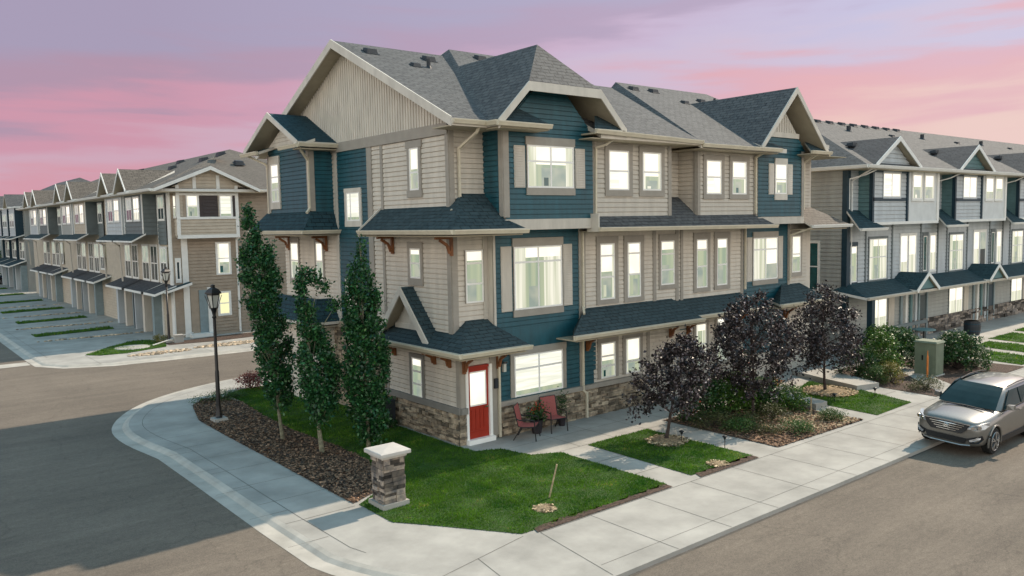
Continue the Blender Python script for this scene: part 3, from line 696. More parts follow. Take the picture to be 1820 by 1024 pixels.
    gutter(B, (23.3, 18.04, 9.21), (28.1, 18.0, 9.21)); gutter(B, (13.0, EV, z1(EV)-.01), (14.2, EV, z1(EV)-.01))
    gutter(B, (14.2, 18.6, 9.45), (14.2, 18.0, 9.45), nm=(-1, 0, 0))
    # soffits
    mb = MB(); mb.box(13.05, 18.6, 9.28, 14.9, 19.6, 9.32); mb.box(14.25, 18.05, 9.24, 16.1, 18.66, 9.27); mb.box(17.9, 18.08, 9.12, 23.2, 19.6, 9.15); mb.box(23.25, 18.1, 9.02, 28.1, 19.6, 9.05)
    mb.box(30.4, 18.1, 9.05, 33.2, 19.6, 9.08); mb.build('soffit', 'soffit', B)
    # main rakes (barge boards) at the left gable
    mb = MB()
    for sgn in (-1, 1):
        ve = 25.6+sgn*7.0; ze = ZR-.478*7.0
        mb.prism([(12.98, 25.6, ZR+.03), (12.98, ve, ze+.03), (12.98, ve, ze-.24), (12.98, 25.6, ZR-.26)], (.05, 0, 0))
    mb.build('barge_board', 'fascia', B)
    # pointed gable of the second unit
    mb = MB(); gu = 29.25; gz = 11.66; ge = 9.28; hl = 2.36
    slab(mb, [(gu-hl, 18.03, ge), (gu, 18.03, gz), (gu, 23.6, gz), (gu-hl+.3, 18.9, ge+.3)], .16)
    slab(mb, [(gu+hl, 18.03, ge), (gu+hl, 19.0, ge), (gu+1.2, 23.6, gz-1.2), (gu, 23.6, gz), (gu, 18.03, gz)], .16)
    mb.build('gable_roof', S, B)
    mb = MB()
    for s in (-1, 1): mb.prism([(gu, 18.0, gz+.02), (gu+s*hl, 18.0, ge+.02), (gu+s*hl, 18.0, ge-.2), (gu, 18.0, gz-.24)], (0, .045, 0))
    mb.build('barge_board', 'fascia', B)
    for a, b, s in ((27.0, 28.15, 1), (30.25, 31.7, -1)):
        mb = MB(); zt = 9.24
        if s > 0: slab(mb, [(a, 18.0, zt), (b, 18.0, zt), (b-.6, 18.66, zt+.42), (a+.5, 18.66, zt+.42)], .1)
        else: slab(mb, [(a, 18.0, zt), (b, 18.0, zt), (b-.65, 18.66, zt+.42), (a+.6, 18.66, zt+.42)], .1)
        mb.box(a+.02, 18.02, zt-.15, b-.02, 18.66, zt-.11, 2)
        mb.build('pent_roof', ['shingles_dark', 'fascia', 'soffit'], B)
    gutter(B, (30.25, 18.0, 9.24), (31.75, 18.0, 9.24)); gutter(B, (31.7, 18.1, 9.2), (33.2, 18.95, 9.2))
    # rear bay gable roof on the side wall
    mb = MB(); rv = 28.95; rz2 = 10.72; re = 9.50
    slab(mb, [(12.05, 26.5, re), (12.05, rv, rz2), (13.7, rv, rz2), (13.7, 26.5, re)], .13); slab(mb, [(12.05, 31.4, re), (12.05, rv, rz2), (13.7, rv, rz2), (13.7, 31.4, re)], .13)
    mb.build('gable_roof', ['shingles_navy', 'fascia', 'soffit'], B)
    mb = MB()
    for ve in (26.5, 31.4): mb.prism([(12.02, rv, rz2+.03), (12.02, ve, re+.03), (12.02, ve, re-.16), (12.02, rv, rz2-.18)], (.04, 0, 0))
    mb.build('barge_board', 'fascia', B)
    for a, b in ((26.45, 28.0), (30.0, 31.6)):
        mb = MB(); slab(mb, [(12.08, a, re-.1), (12.08, b, re-.1), (12.7, b, re+.12), (12.7, a, re+.12)], .1); mb.build('pent_roof', ['shingles_navy', 'fascia', 'soffit'], B)
        gutter(B, (12.06, a, re-.08), (12.06, b, re-.08), nm=(-1, 0, 0))
    gutter(B, (12.06, 26.48, re-.05), (13.6, 26.48, re-.05), nm=(0, -1, 0))
    mb = MB(); mb.box(12.1, 26.5, re-.26, 13.6, 27.0, re-.22); mb.build('soffit', 'soffit', B)
    # ---- middle skirt roofs : plane z = 6.40 + .82 (v-18.3)
    SK = ['shingles_dark', 'fascia', 'soffit']
    def zs(v): return 6.40+.82*(v-18.3)
    mb = MB()
    slab(mb, [(12.75, 18.3, 6.40), (12.75, 23.55, 6.40), (13.62, 23.55, 7.12), (13.62, 19.6, 7.12), (14.02, 19.62, zs(19.62))], .08)
    slab(mb, [(12.75, 18.3, 6.40), (14.02, 19.62, zs(19.62)), (14.86, 19.62, zs(19.62)), (14.86, 18.66, zs(18.66)), (15.38, 18.3, 6.40)], .08)
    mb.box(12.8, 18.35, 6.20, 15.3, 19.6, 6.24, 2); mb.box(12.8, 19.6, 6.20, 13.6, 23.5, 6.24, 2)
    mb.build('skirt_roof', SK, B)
    gutter(B, (12.72, 18.25, 6.40), (15.4, 18.25, 6.38)); gutter(B, (12.73, 23.55, 6.40), (12.73, 18.2, 6.40), nm=(-1, 0, 0))
    mb = MB(); mb.prism([(12.7, 23.6, 6.42), (13.62, 23.6, 7.18), (13.62, 23.6, 6.2), (12.7, 23.6, 6.2)], (0, -.04, 0)); mb.build('end_board', 'fascia', B)
    mb = MB()
    slab(mb, [(18.42, 18.3, 6.36), (28.2, 18.3, 6.30), (27.55, 18.78, 6.72), (23.9, 18.78, 6.74), (23.9, 19.62, 7.42), (22.45, 19.62, 7.42), (22.45, 18.78, 6.76), (18.42, 18.78, 6.76)], .08)
    mb.box(18.5, 18.35, 6.2, 28.0, 19.6, 6.24, 2); mb.box(18.38, 18.28, 6.22, 18.43, 18.8, 6.8, 1)
    mb.build('skirt_roof', ['shingles', 'fascia', 'soffit'], B)
    gutter(B, (18.36, 18.25, 6.36), (28.25, 18.25, 6.29))
    mb = MB()
    slab(mb, [(30.78, 18.3, 6.22), (33.9, 18.3, 6.22), (32.9, 19.62, 7.0), (30.78, 19.62, 7.0)], .08); slab(mb, [(33.9, 18.3, 6.22), (33.9, 26, 6.22), (32.9, 26, 7.0), (32.9, 19.62, 7.0)], .08)
    mb.box(30.8, 18.35, 6.02, 33.8, 19.6, 6.06, 2); mb.build('skirt_roof', ['shingles_tan', 'fascia', 'soffit'], B)
    gutter(B, (30.78, 18.25, 6.22), (33.95, 18.25, 6.22), 'white_trim')
    # side skirt of the rear bay
    mb = MB()
    slab(mb, [(12.2, 26.6, 6.42), (12.72, 27.0, 7.1), (13.6, 27.0, 7.1), (13.6, 26.6, 6.42)], .08); slab(mb, [(12.2, 26.6, 6.42), (12.2, 31.6, 6.42), (12.72, 31.0, 7.1), (12.72, 27.0, 7.1)], .08)
    mb.box(12.25, 26.65, 6.22, 13.6, 31.5, 6.26, 2); mb.build('skirt_roof', ['shingles_navy', 'fascia', 'soffit'], B)
    gutter(B, (12.18, 31.6, 6.42), (12.18, 26.55, 6.42), nm=(-1, 0, 0)); gutter(B, (12.1, 26.58, 6.42), (13.6, 26.58, 6.42))
    # rear low roof
    mb = MB()
    slab(mb, [(12.4, 26.8, 3.1), (13.0, 27.4, 3.9), (13.6, 27.4, 3.9), (13.6, 26.8, 3.1)], .1); slab(mb, [(12.4, 26.8, 3.1), (12.4, 32, 3.1), (13.0, 31.4, 3.9), (13.0, 27.4, 3.9)], .1)
    mb.box(12.45, 26.85, 2.9, 13.6, 32, 2.94, 2); mb.build('porch_roof', ['shingles_navy', 'fascia', 'soffit'], B)
    wall(B, LF(12.9), 27.2, 31, 0, 2.9, 'beige'); wall(B, FR(27.2), 12.9, 13.6, 0, 2.9, 'beige')
    # ---- lower roof at the entrance corner : plane z = 2.92 + .62 (v-18.35)
    def zl(v): return 2.92+.62*(v-18.35)
    mb = MB()
    slab(mb, [(12.95, 18.35, 2.92), (12.95, 23.6, 2.92), (13.62, 23.6, 3.34), (13.62, 19.62, 3.34), (14.1, 19.62, zl(19.62)-.02)], .08)
    slab(mb, [(12.95, 18.35, 2.92), (14.1, 19.62, zl(19.62)-.02), (14.84, 19.62, zl(19.62)-.02), (14.84, 19.3, zl(19.3)), (15.5, 18.35, 2.92)], .08)
    slab(mb, [(15.5, 18.35, 2.92), (14.84, 19.3, zl(19.3)), (15.45, 19.3, 2.95)], .08)
    # little gable on the side
    gv = 21.75; gz2 = 4.62; uf = 13.12
    slab(mb, [(uf-.0, gv-1.55, 2.98), (uf, gv, gz2), (13.62, gv, gz2), (13.62, gv-1.55, 2.98)], .1); slab(mb, [(uf, gv+1.55, 2.98), (uf, gv, gz2), (13.62, gv, gz2), (13.62, gv+1.55, 2.98)], .1)
    mb.box(13.0, 18.4, 2.70, 15.4, 19.3, 2.74, 2); mb.box(13.0, 19.3, 2.70, 13.6, 23.5, 2.74, 2)
    mb.build('porch_roof', ['shingles_dark', 'fascia', 'soffit'], B)
    mb = MB()
    for s in (-1, 1): mb.prism([(uf-.05, gv, gz2+.03), (uf-.05, gv+s*1.57, 2.98), (uf-.05, gv+s*1.45, 2.78), (uf-.05, gv, gz2-.24)], (.05, 0, 0))
    mb.build('barge_board', 'fascia', B)
    mb = MB(); mb.prism([(13.5, gv-.85, 3.42), (13.5, gv+.85, 3.42), (13.5, gv, 4.35)], (.1, 0, 0)); mb.box(13.46, gv-.95, 3.26, 13.6, gv+.95, 3.42); mb.build('gable_panel', 'fascia', B)
    gutter(B, (12.92, 18.3, 2.92), (15.5, 18.3, 2.92)); gutter(B, (12.93, 23.6, 2.92), (12.93, 18.24, 2.92), nm=(-1, 0, 0))
    # lower roof over the bench wall and the next porch
    def zq(v): return 3.0+.66*(v-18.25)
    mb = MB()
    slab(mb, [(17.2, 18.25, 3.0), (23.6, 18.25, 3.0), (23.1, 19.32, 3.70), (18.75, 19.32, 3.70)], .09); slab(mb, [(17.2, 18.25, 3.0), (18.75, 19.32, 3.70), (18.2, 19.32, 3.0)], .09)
    slab(mb, [(23.6, 18.25, 3.0), (23.1, 19.32, 3.70), (23.9, 19.32, 3.2)], .09)
    slab(mb, [(23.4, 18.5, 3.06), (27.5, 18.5, 3.06), (27.3, 19.32, 3.62), (23.2, 19.32, 3.62)], .09)
    mb.box(17.4, 18.3, 2.78, 23.5, 19.3, 2.82, 2); mb.box(23.5, 18.55, 2.84, 27.4, 19.3, 2.88, 2)
    mb.build('porch_roof', ['shingles_dark', 'fascia', 'soffit'], B)
    gutter(B, (17.15, 18.2, 3.0), (23.6, 18.2, 3.0)); gutter(B, (23.6, 18.45, 3.06), (27.5, 18.45, 3.06))
    mb = MB()
    slab(mb, [(28.6, 18.3, 3.08), (32.2, 18.3, 3.08), (31.6, 19.32, 3.75), (30.3, 19.32, 3.75)], .09); slab(mb, [(28.6, 18.3, 3.08), (30.3, 19.32, 3.75), (29.6, 19.32, 3.08)], .09)
    mb.box(28.8, 18.35, 2.86, 32.1, 19.3, 2.9, 2); mb.build('porch_roof', ['shingles_dark', 'fascia', 'soffit'], B)
    gutter(B, (28.6, 18.25, 3.08), (32.2, 18.25, 3.08))
    # brackets
    for v in (19.5, 22.85): bracket(B, L_(v, 6.2, .03), (-1, 0, 0), .5)
    for v in (27.6, 30.9): bracket(B, L_(v, 6.2, .03), (-1, 0, 0), .5)
    for v in (19.75, 22.9, 20.55): bracket(B, L_(v, 2.72, .03), (-1, 0, 0), .38)
    bracket(B, F19(13.68, 2.72, .05), (0, -1, 0), .5); bracket(B, F19(14.95, 2.72, .04), (0, -1, 0), .5)
    for a in (18.75, 23.0, 24.0, 27.0, 30.4): bracket(B, F19(a, 2.82, .04), (0, -1, 0), .5)
    # downspouts
    downspout(B, [(14.05, 18.6, 9.4), (13.98, 18.75, 9.15), (13.88, 19.5, 8.75), (13.88, 19.5, 7.15), (13.45, 19.3, 6.95)])
    downspout(B, [(19.1, 18.1, 9.25), (18.9, 18.4, 9.0), (18.68, 18.66, 8.9), (18.66, 18.68, 6.8)])
    downspout(B, [(27.45, 18.1, 9.15), (27.44, 18.66, 8.9), (27.46, 18.66, 6.75)])
    downspout(B, [(14.98, 18.35, 2.85), (14.96, 18.9, 2.7), (14.97, 19.2, 2.6), (14.97, 19.2, .05)])
    downspout(B, [(18.58, 19.22, 6.2), (18.58, 19.22, 3.75), (18.4, 19.0, 3.55)])
    downspout(B, [(18.2, 18.3, 2.9), (18.5, 19.1, 2.72), (18.52, 19.2, 2.6), (18.52, 19.2, .95), (18.62, 19.14, .85), (18.62, 19.14, .05)])
    downspout(B, [(12.12, 26.6, 9.35), (12.55, 26.95, 9.0), (12.66, 27.0, 8.9), (12.66, 27.0, 7.2), (12.5, 26.9, 7.05)])
    downspout(B, [(12.12, 31.3, 9.35), (12.6, 30.7, 9.0), (12.66, 30.66, 8.9), (12.66, 30.66, 7.1)])
    downspout(B, [(27.55, 19.2, 6.2), (27.55, 19.2, 3.75)]); downspout(B, [(30.9, 18.3, 6.1), (30.75, 19.2, 5.8), (30.75, 19.2, 3.9)]); downspout(B, [(30.9, 18.1, 9.1), (30.85, 18.66, 8.8), (30.85, 18.66, 6.9)])
    # vents on the roof
    zz = lambda v: z1(v)
    for u, v in ((13.95, 24.6), (16.3, 24.6)): roof_vent(B, (u, v, zz(v)), s=1.15, slope=.478)
    roof_vent(B, (15.1, 23.6, zz(23.6)), s=.85, slope=.478); pipe_vent(B, (15.62, 23.6, zz(23.6)))
    roof_vent(B, (18.75, 24.8, z2(24.8)), s=1.1, slope=.505)
    for u in (27.0, 28.3): roof_vent(B, (u, 24.6, z4(24.6)), s=1.1, slope=.465)
    roof_vent(B, (24.6, 24.6, z3(24.6)), s=1.1, slope=.43)
    roof_vent(B, (28.9, 23.3, z4(23.3)), s=.9, slope=.465); roof_vent(B, (30.8, 23.9, z4(23.9)), s=1.0, slope=.465); pipe_vent(B, (32.2, 24.2, z4(24.2)), .06, .25)
    return B
main_building()

# ============================================================ GROUND
RZ = -0.10
def offset_poly(pts, d):
    out = []
    n = len(pts)
    for i in range(n):
        p = Vector(pts[i]); a = Vector(pts[i]) - Vector(pts[i-1]) if i else Vector(pts[1]) - Vector(pts[0])
        b = Vector(pts[i+1]) - Vector(pts[i]) if i < n-1 else a
        a.normalize(); b.normalize(); t = (a+b).normalized(); nn = Vector((-t.y, t.x)); k = 1/max(.5, nn.dot(Vector((-a.y, a.x))))
        out.append(tuple(p+nn*d*k))
    return out
def smooth_line(pts, it=2):
    for _ in range(it):
        q = [pts[0]]
        for a, b in zip(pts[:-1], pts[1:]):
            q += [(a[0]*.75+b[0]*.25, a[1]*.75+b[1]*.25), (a[0]*.25+b[0]*.75, a[1]*.25+b[1]*.75)]
        pts = q+[pts[-1]]
    return pts
KERB = [(80, 10.15), (30, 10.15), (14, 10.15), (10.45, 10.15)] + smooth_line([(10.45, 10.15), (9.2, 10.9), (7.9, 12.4), (7.25, 13.8), (7.05, 14.6)], 2) + [(7.0, 17), (6.98, 21.5)] + smooth_line([(6.95, 24.5), (6.55, 27.3), (6.75, 29.4), (7.9, 31.7), (9.3, 33.2), (11.2, 34.3), (13.4, 35.0), (17, 35.4)], 2) + [(30, 35.6), (80, 35.6)]
def flat(name, pts, z, m):
    mb = MB(); mb.poly([(p[0], p[1], z) for p in pts]); return mb.build(name, m)
def tri_fill(name, pts, z, m, side=None):
    """non convex polygon filled through bmesh"""
    bm = bmesh.new(); vs = [bm.verts.new((p[0], p[1], z)) for p in pts]
    f = bm.faces.new(vs); bmesh.ops.triangulate(bm, faces=[f])
    if side is not None:
        r = bmesh.ops.extrude_edge_only(bm, edges=[e for e in bm.edges if e.is_boundary])
        for v in [g for g in r['geom'] if isinstance(g, bmesh.types.BMVert)]: v.co.z = side
    me = bpy.data.meshes.new(name); bm.to_mesh(me); bm.free(); me.materials.append(MATS[m])
    o = bpy.data.objects.new(name, me); COL.objects.link(o); o['_o'] = (0.0, 0.0, 0.0); return o
def joints(name, segs, z=.004, w=.012):
    mb = MB()
    for i, (a, b) in enumerate(segs):
        a = Vector((*a, z+i*.00002)); b = Vector((*b, z+i*.00002)); d = (b-a).normalized(); n = Vector((-d.y, d.x, 0))*w/2
        mb.poly([a-n, b-n, b+n, a+n])
    return struct(mb.build(name, 'joint'))
def pan_strip(name, line, m='concrete_pan'):
    """rolled kerb and gutter pan outside a kerb line (road on the right hand side of the travel direction = negative offset)"""
    P = [line, offset_poly(line, SGN*.10), offset_poly(line, SGN*.20), offset_poly(line, SGN*.52)]
    zs = [0.0, -.03, RZ+.012, RZ+.006]
    mb = MB()
    for i in range(len(line)-1):
        for k in range(3):
            mb.poly([(*P[k][i], zs[k]), (*P[k][i+1], zs[k]), (*P[k+1][i+1], zs[k+1]), (*P[k+1][i], zs[k+1])])
    return struct(mb.build(name, m))
SGN = 1
struct(flat('ground', [(-500, -400), (900, -400), (900, 900), (-500, 900)], -.16, 'earth'))
struct(flat('road', [(-60, -25), (220, -25), (220, 45), (30, 70), (30, 260), (-60, 260)], RZ, 'asphalt'))
struct(tri_fill('pavement', KERB, 0.0, 'concrete', RZ-.03))
pan_strip('kerb', KERB[5:])
LBLOCK = [(80, 42.9), (30, 42.9), (17, 42.9), (13, 43.0), (9.6, 43.3), (7.8, 44.2), (7.0, 45.6), (6.95, 47.5), (6.95, 80), (6.95, 230), (40, 230), (80, 230)]
struct(tri_fill('pavement', LBLOCK, 0.0, 'concrete', RZ-.03))
KL = list(reversed(LBLOCK[:10])); SGN = -1; pan_strip('kerb', KL)
struct(flat('cross_gutter', [(-20, 46.2), (6.4, 46.2), (6.4, 47.4), (-20, 47.4)], RZ+.004, 'concrete_pan'))
# pavement joints
sg = [((a, 10.17), (a, 12.66)) for a in np.arange(12.4, 70, 1.75)] + [((10.9, 12.66), (75, 12.66)), ((10.9, 12.66), (10.55, 10.2)), ((10.5, 12.75), (8.05, 12.25)), ((9.1, 12.45), (8.9, 11.3))]
wy = [16.8, 18.4, 20.0, 21.6, 23.2, 24.8, 26.3]
for y in wy: sg.append(((7.0, y), (8.72, y+.0)))
kin = offset_poly(KERB[19:], -.42)
for a, b in zip(kin[:-1], kin[1:]):
    if a[1] < 45 and a[0] < 22: sg.append((a, b))
for y in (15.5, 17.6, 19.8, 22.0, 24.2): sg.append(((6.5, y), (7.4, y)))
sg += [((14.0, 18.1), (31, 18.1)), ((14.6, 16.85), (31, 16.85))] + [((a, 16.85), (a, 19.2)) for a in np.arange(16.1, 31, 1.45)]
sg += [((15.2, b), (16.35, b)) for b in (14.0, 15.4)] + [((18.95, b), (20.1, b)) for b in (14.3, 15.7)] + [((24.8, b), (25.75, b)) for b in (14.0,)] + [((28.5, b), (29.9, b)) for b in (14.2,)]
sg += [((a, 43.3), (a, 46.8)) for a in np.arange(9, 40, 1.8)] + [((7.4, y), (13.6, y)) for y in np.arange(53.5, 130, 2.3)]
sg += [((7.35, 47.5), (7.35, 150)), ((8.9, 43.55), (40, 43.35))]
joints('pavement_joints', sg)
joints('gutter_seam_and_shade', [((10.7, 10.12), (80, 10.12))], RZ+.004, .07)  # dark strip drawn on the road for the kerb's shadow line and grime
joints('gutter_seam_and_shade', [((10.7, 10.66), (40, 10.66))], .004, .009)
# road cracks / lighter patch are part of the asphalt material; lawns, beds:
LAWNS = []
def lawn(pts, z=.012, dens=900, edge=True):
    LAWNS.append((pts, dens)); o = tri_fill('lawn', pts, z, 'lawn'); struct(o)
LA = [(15.3, 12.9), (15.25, 16.75), (14.9, 16.95), (14.45, 17.15), (14.2, 18.2), (13.5, 18.5), (13.42, 19.2), (13.4, 23.4), (13.6, 31), (13.0, 32.2), (11.9, 32.2), (11.0, 31.6), (10.95, 29.8), (10.65, 27), (10.6, 24.3), (10.78, 21.7), (10.75, 19.8), (10.0, 18.0), (9.5, 17.25), (8.83, 16.8), (8.83, 15.3), (9.35, 14.6), (10.55, 12.85), (10.9, 12.85)]
lawn(LA, dens=1500)
lawn([(16.3, 12.95), (18.95, 12.95), (18.95, 16.8), (17.2, 16.8), (16.35, 16.8)], dens=1300)
lawn([(25.8, 12.85), (28.45, 12.95), (29.2, 15.3), (29.3, 17.4), (26.8, 16.6), (25.95, 14.8)], dens=900)
BED1 = [(8.76, 16.95), (9.5, 17.3), (10.0, 18.0), (10.75, 19.8), (10.78, 21.7), (10.6, 24.3), (10.65, 27), (10.95, 29.8), (10.6, 31.4), (9.9, 31.3), (9.3, 30.4), (8.75, 28), (8.72, 25.7), (8.74, 21.5), (8.74, 18.9)]
struct(tri_fill('mulch_bed', BED1, .016, 'mulch'))
BED2 = [(20.15, 12.9), (24.9, 12.85), (24.8, 14.3), (25.3, 15.4), (25.3, 17.0), (20.2, 17.2)]
struct(tri_fill('mulch_bed', BED2, .016, 'mulch'))
def soil_edge(u0, u1):
    top = [(u, 12.9+random.uniform(-.05, .10)) for u in np.arange(u1, u0, -.16)]
    struct(tri_fill('soil_edge', [(u0, 12.69), (u1, 12.69)]+top, .020, 'mulch'))
soil_edge(10.85, 15.25); soil_edge(16.35, 18.9)
struct(tri_fill('mulch_bed', [(29.95, 12.75), (38.5, 12.75), (38.3, 15.0), (36.6, 17.5), (31.7, 17.9), (30.3, 16.5)], .016, 'mulch'))
struct(tri_fill('mulch_bed', [(13.4, 48.4), (16.3, 49.1), (24, 49.3), (24, 48.0), (16, 47.0), (13.4, 47.4)], .016, 'mulch'))
# walk beside the utility box, raised slabs with a step
def raised(name, pts, z):
    o = tri_fill(name, pts, z, 'concrete', 0.0); return struct(o)
raised('raised_path', [(25.05, 14.6), (25.75, 14.6), (25.95, 15.6), (27.3, 17.0), (25.3, 17.0), (25.2, 15.6)], .20)
raised('raised_path', [(28.9, 15.2), (30.0, 14.9), (31.6, 18.6), (30.0, 18.6), (29.35, 16.8)], .20)
struct(tri_fill('path', [(30.6, 12.8), (32.0, 12.8), (34.2, 15.2), (36.0, 17.5), (34.9, 17.6), (33.3, 15.4), (31.4, 13.7)], .024, 'concrete'))
# far lawns : in front of the grey row and between the driveways of the tan row
for u0, u1, v0, v1 in ((38.8, 41.3, 13.0, 16.2), (42.2, 44.4, 13.0, 16.6), (45.2, 48.3, 13.2, 17.0), (49.3, 52.4, 13.2, 17.2), (53.4, 57, 13.2, 17.2)):
    lawn([(u0, v0), (u1, v0), (u1+.6, v1), (u0+.6, v1)], dens=260)
lawn([(9.0, 46.9), (9.6, 46.2), (10.8, 46.0), (13.1, 46.9), (13.5, 48.4), (13.2, 50.6), (12.3, 50.8), (10.8, 49.4)], dens=260)
for v0, v1, u0, u1 in ((57.2, 58.8, 8.3, 13.0), (66.2, 67.8, 8.6, 13.2), (75.6, 77.4, 8.8, 13.4), (85.8, 87.6, 8.8, 13.4), (96, 98, 8.8, 13.4), (107, 109.2, 8.8, 13.2)):
    lawn([(u0, v0), (u1, v0+.8), (u1, v1+.8), (u0, v1)], dens=130)
mb = MB(); mb.lathe((11.6, 48.0, .0), [(.0, .05), (.75, .05), (.9, .04), (.95, .0)], 28); o = mb.build('manhole_cover', 'concrete'); tag(o, 'round concrete manhole cover in the grass beside the cross street', 'manhole cover')

def in_poly(x, y, poly):
    ins = np.zeros(len(x), bool); n = len(poly)
    for i in range(n):
        x1, y1 = poly[i]; x2, y2 = poly[(i+1) % n]
        if y1 == y2: continue
        c = ((y1 > y) != (y2 > y)) & (x < (x2-x1)*(y-y1)/(y2-y1)+x1); ins ^= c
    return ins
def fast_mesh(name, V, F, m, k):
    """V (n,3) ; F (m,k) index array"""
    me = bpy.data.meshes.new(name); me.vertices.add(len(V)); me.vertices.foreach_set('co', V.astype(np.float32).ravel())
    me.loops.add(F.size); me.loops.foreach_set('vertex_index', F.astype(np.int32).ravel())
    me.polygons.add(len(F)); me.polygons.foreach_set('loop_start', np.ascontiguousarray(np.arange(0, F.size, k, dtype=np.int32)))
    me.update(calc_edges=True); me.materials.append(MATS[m]); return me
def sample_poly(pts, dens):
    p = np.array(pts); x0, y0 = p.min(0); x1, y1 = p.max(0); n = int((x1-x0)*(y1-y0)*dens)
    x = rng.uniform(x0, x1, n); y = rng.uniform(y0, y1, n); k = in_poly(x, y, pts); return x[k], y[k]
def grass():
    X = []; Y = []; S = []
    for pts, d in LAWNS:
        x, y = sample_poly(pts, d); X.append(x); Y.append(y); S.append(np.full(len(x), 1.0 if d > 800 else (1.6 if d > 200 else 2.3)))
    x = np.concatenate(X); y = np.concatenate(Y); s = np.concatenate(S); n = len(x)
    clump = .72+.7*np.sin(x*2.1+np.sin(y*1.7)*2)*np.sin(y*2.6+np.cos(x*1.3)*2)*.5
    h = rng.uniform(.03, .065, n)*s*clump; w = rng.uniform(.010, .018, n)*s; a = rng.uniform(0, math.pi, n); tl = rng.uniform(-.035, .035, (n, 2))*s[:, None]
    dx = np.cos(a)*w; dy = np.sin(a)*w; z0 = np.full(n, .005)
    V = np.empty((n, 3, 3)); V[:, 0] = np.stack([x-dx, y-dy, z0], 1); V[:, 1] = np.stack([x+dx, y+dy, z0], 1); V[:, 2] = np.stack([x+tl[:, 0], y+tl[:, 1], h+.012], 1)
    me = fast_mesh('grass', V.reshape(-1, 3), np.arange(n*3).reshape(-1, 3), 'grass_blade', 3)
    o = bpy.data.objects.new('grass', me); COL.objects.link(o); tag(o, 'short green lawn grass around the houses', 'grass', kind='stuff')
grass()
def chips(name, poly, dens, m, s=(.02, .05), label='', z=.02):
    x, y = sample_poly(poly, dens); n = len(x); a = rng.uniform(0, 6.28, n); L = rng.uniform(*s, n); W = L*rng.uniform(.25, .6, n)
    V = np.empty((n, 4, 3)); zz = z+rng.uniform(0, .03, n); t = rng.uniform(-.02, .02, (n, 4))
    for i, (p, q) in enumerate(((-1, -1), (1, -1), (1, 1), (-1, 1))):
        V[:, i, 0] = x+np.cos(a)*L*p-np.sin(a)*W*q; V[:, i, 1] = y+np.sin(a)*L*p+np.cos(a)*W*q; V[:, i, 2] = zz+t[:, i]
    me = fast_mesh(name, V.reshape(-1, 3), np.arange(n*4).reshape(-1, 4), m, 4)
    o = bpy.data.objects.new(name, me); COL.objects.link(o); tag(o, label, 'mulch', kind='stuff')
chips('bark_mulch', BED1, 420, 'chip', label='dark bark mulch in the bed beside the curved pavement')
chips('bark_chips', [(22.6, 12.95), (24.8, 12.9), (24.7, 14.4), (24.2, 15.2), (23.1, 14.9), (22.4, 14.0)], 260, 'chip_tan', label='tan bark chips strewn on the mulch bed near the narrow path')
chips('bark_mulch', BED2, 350, 'chip', label='brown bark mulch under the purple tree by the front pavement')
def cobbles(name, cx, cy, rx, ry, n, label, s=(.05, .13)):
    mb = MB()
    for i in range(n):
        a = random.uniform(0, 6.28); r = math.sqrt(random.random()); x = cx+math.cos(a)*r*rx; y = cy+math.sin(a)*r*ry; w = random.uniform(*s)
        mb.lathe((x, y, 0), [(w*.8, 0), (w, w*.3), (w*.6, w*.6), (.01, w*.65)], 6)
    tag(mb.build(name, 'cobble'), label, 'stones', kind='stuff')
cobbles('river_stones', 12.2, 44.8, 1.6, .45, 150, 'tan river stones lying on the far pavement left of the lamp post')
cobbles('river_stones', 16.0, 45.2, 1.9, .55, 220, 'tan river stones lying on the far pavement right of the lamp post')
for i, (v, n) in enumerate(((54.6, 90), (62.5, 90), (71.5, 70), (81, 60))): cobbles('river_stones', 11.0, v, 3.0, .14, n, 'thin line of stones between driveways, %s from the corner' % ('first', 'second', 'third', 'fourth')[i])
def mound(name, c, r, h, m, label):
    mb = MB(); mb.lathe((c[0], c[1], .012), [(.02, h), (r*.4, h*.8), (r*.75, h*.35), (r, 0)], 18)
    o = mb.build(name, m); tag(o, label, 'mulch', kind='stuff')
    P = [(c[0]+math.cos(t)*r*1.05, c[1]+math.sin(t)*r) for t in np.linspace(0, 6.28, 16)]
    chips('bark_chips', P, 500, 'chip_tan', label='tan bark chips scattered over the '+label.split(' heaped')[0], z=h*.45)
mound('bark_mound', (18.3, 15.45), .62, .10, 'mulch_tan', 'tan bark ring heaped around the first purple tree')
mound('bark_mound', (28.0, 15.8), 1.0, .10, 'mulch_tan', 'tan bark ring heaped around the far purple tree')
mound('bark_mound', (11.9, 13.65), .28, .05, 'mulch_tan', 'bare tan soil patch heaped at the wooden stake')
mound('bark_mound', (17.6, 13.1), .30, .03, 'mulch_tan', 'bare tan patch heaped at the kerbside lawn edge')

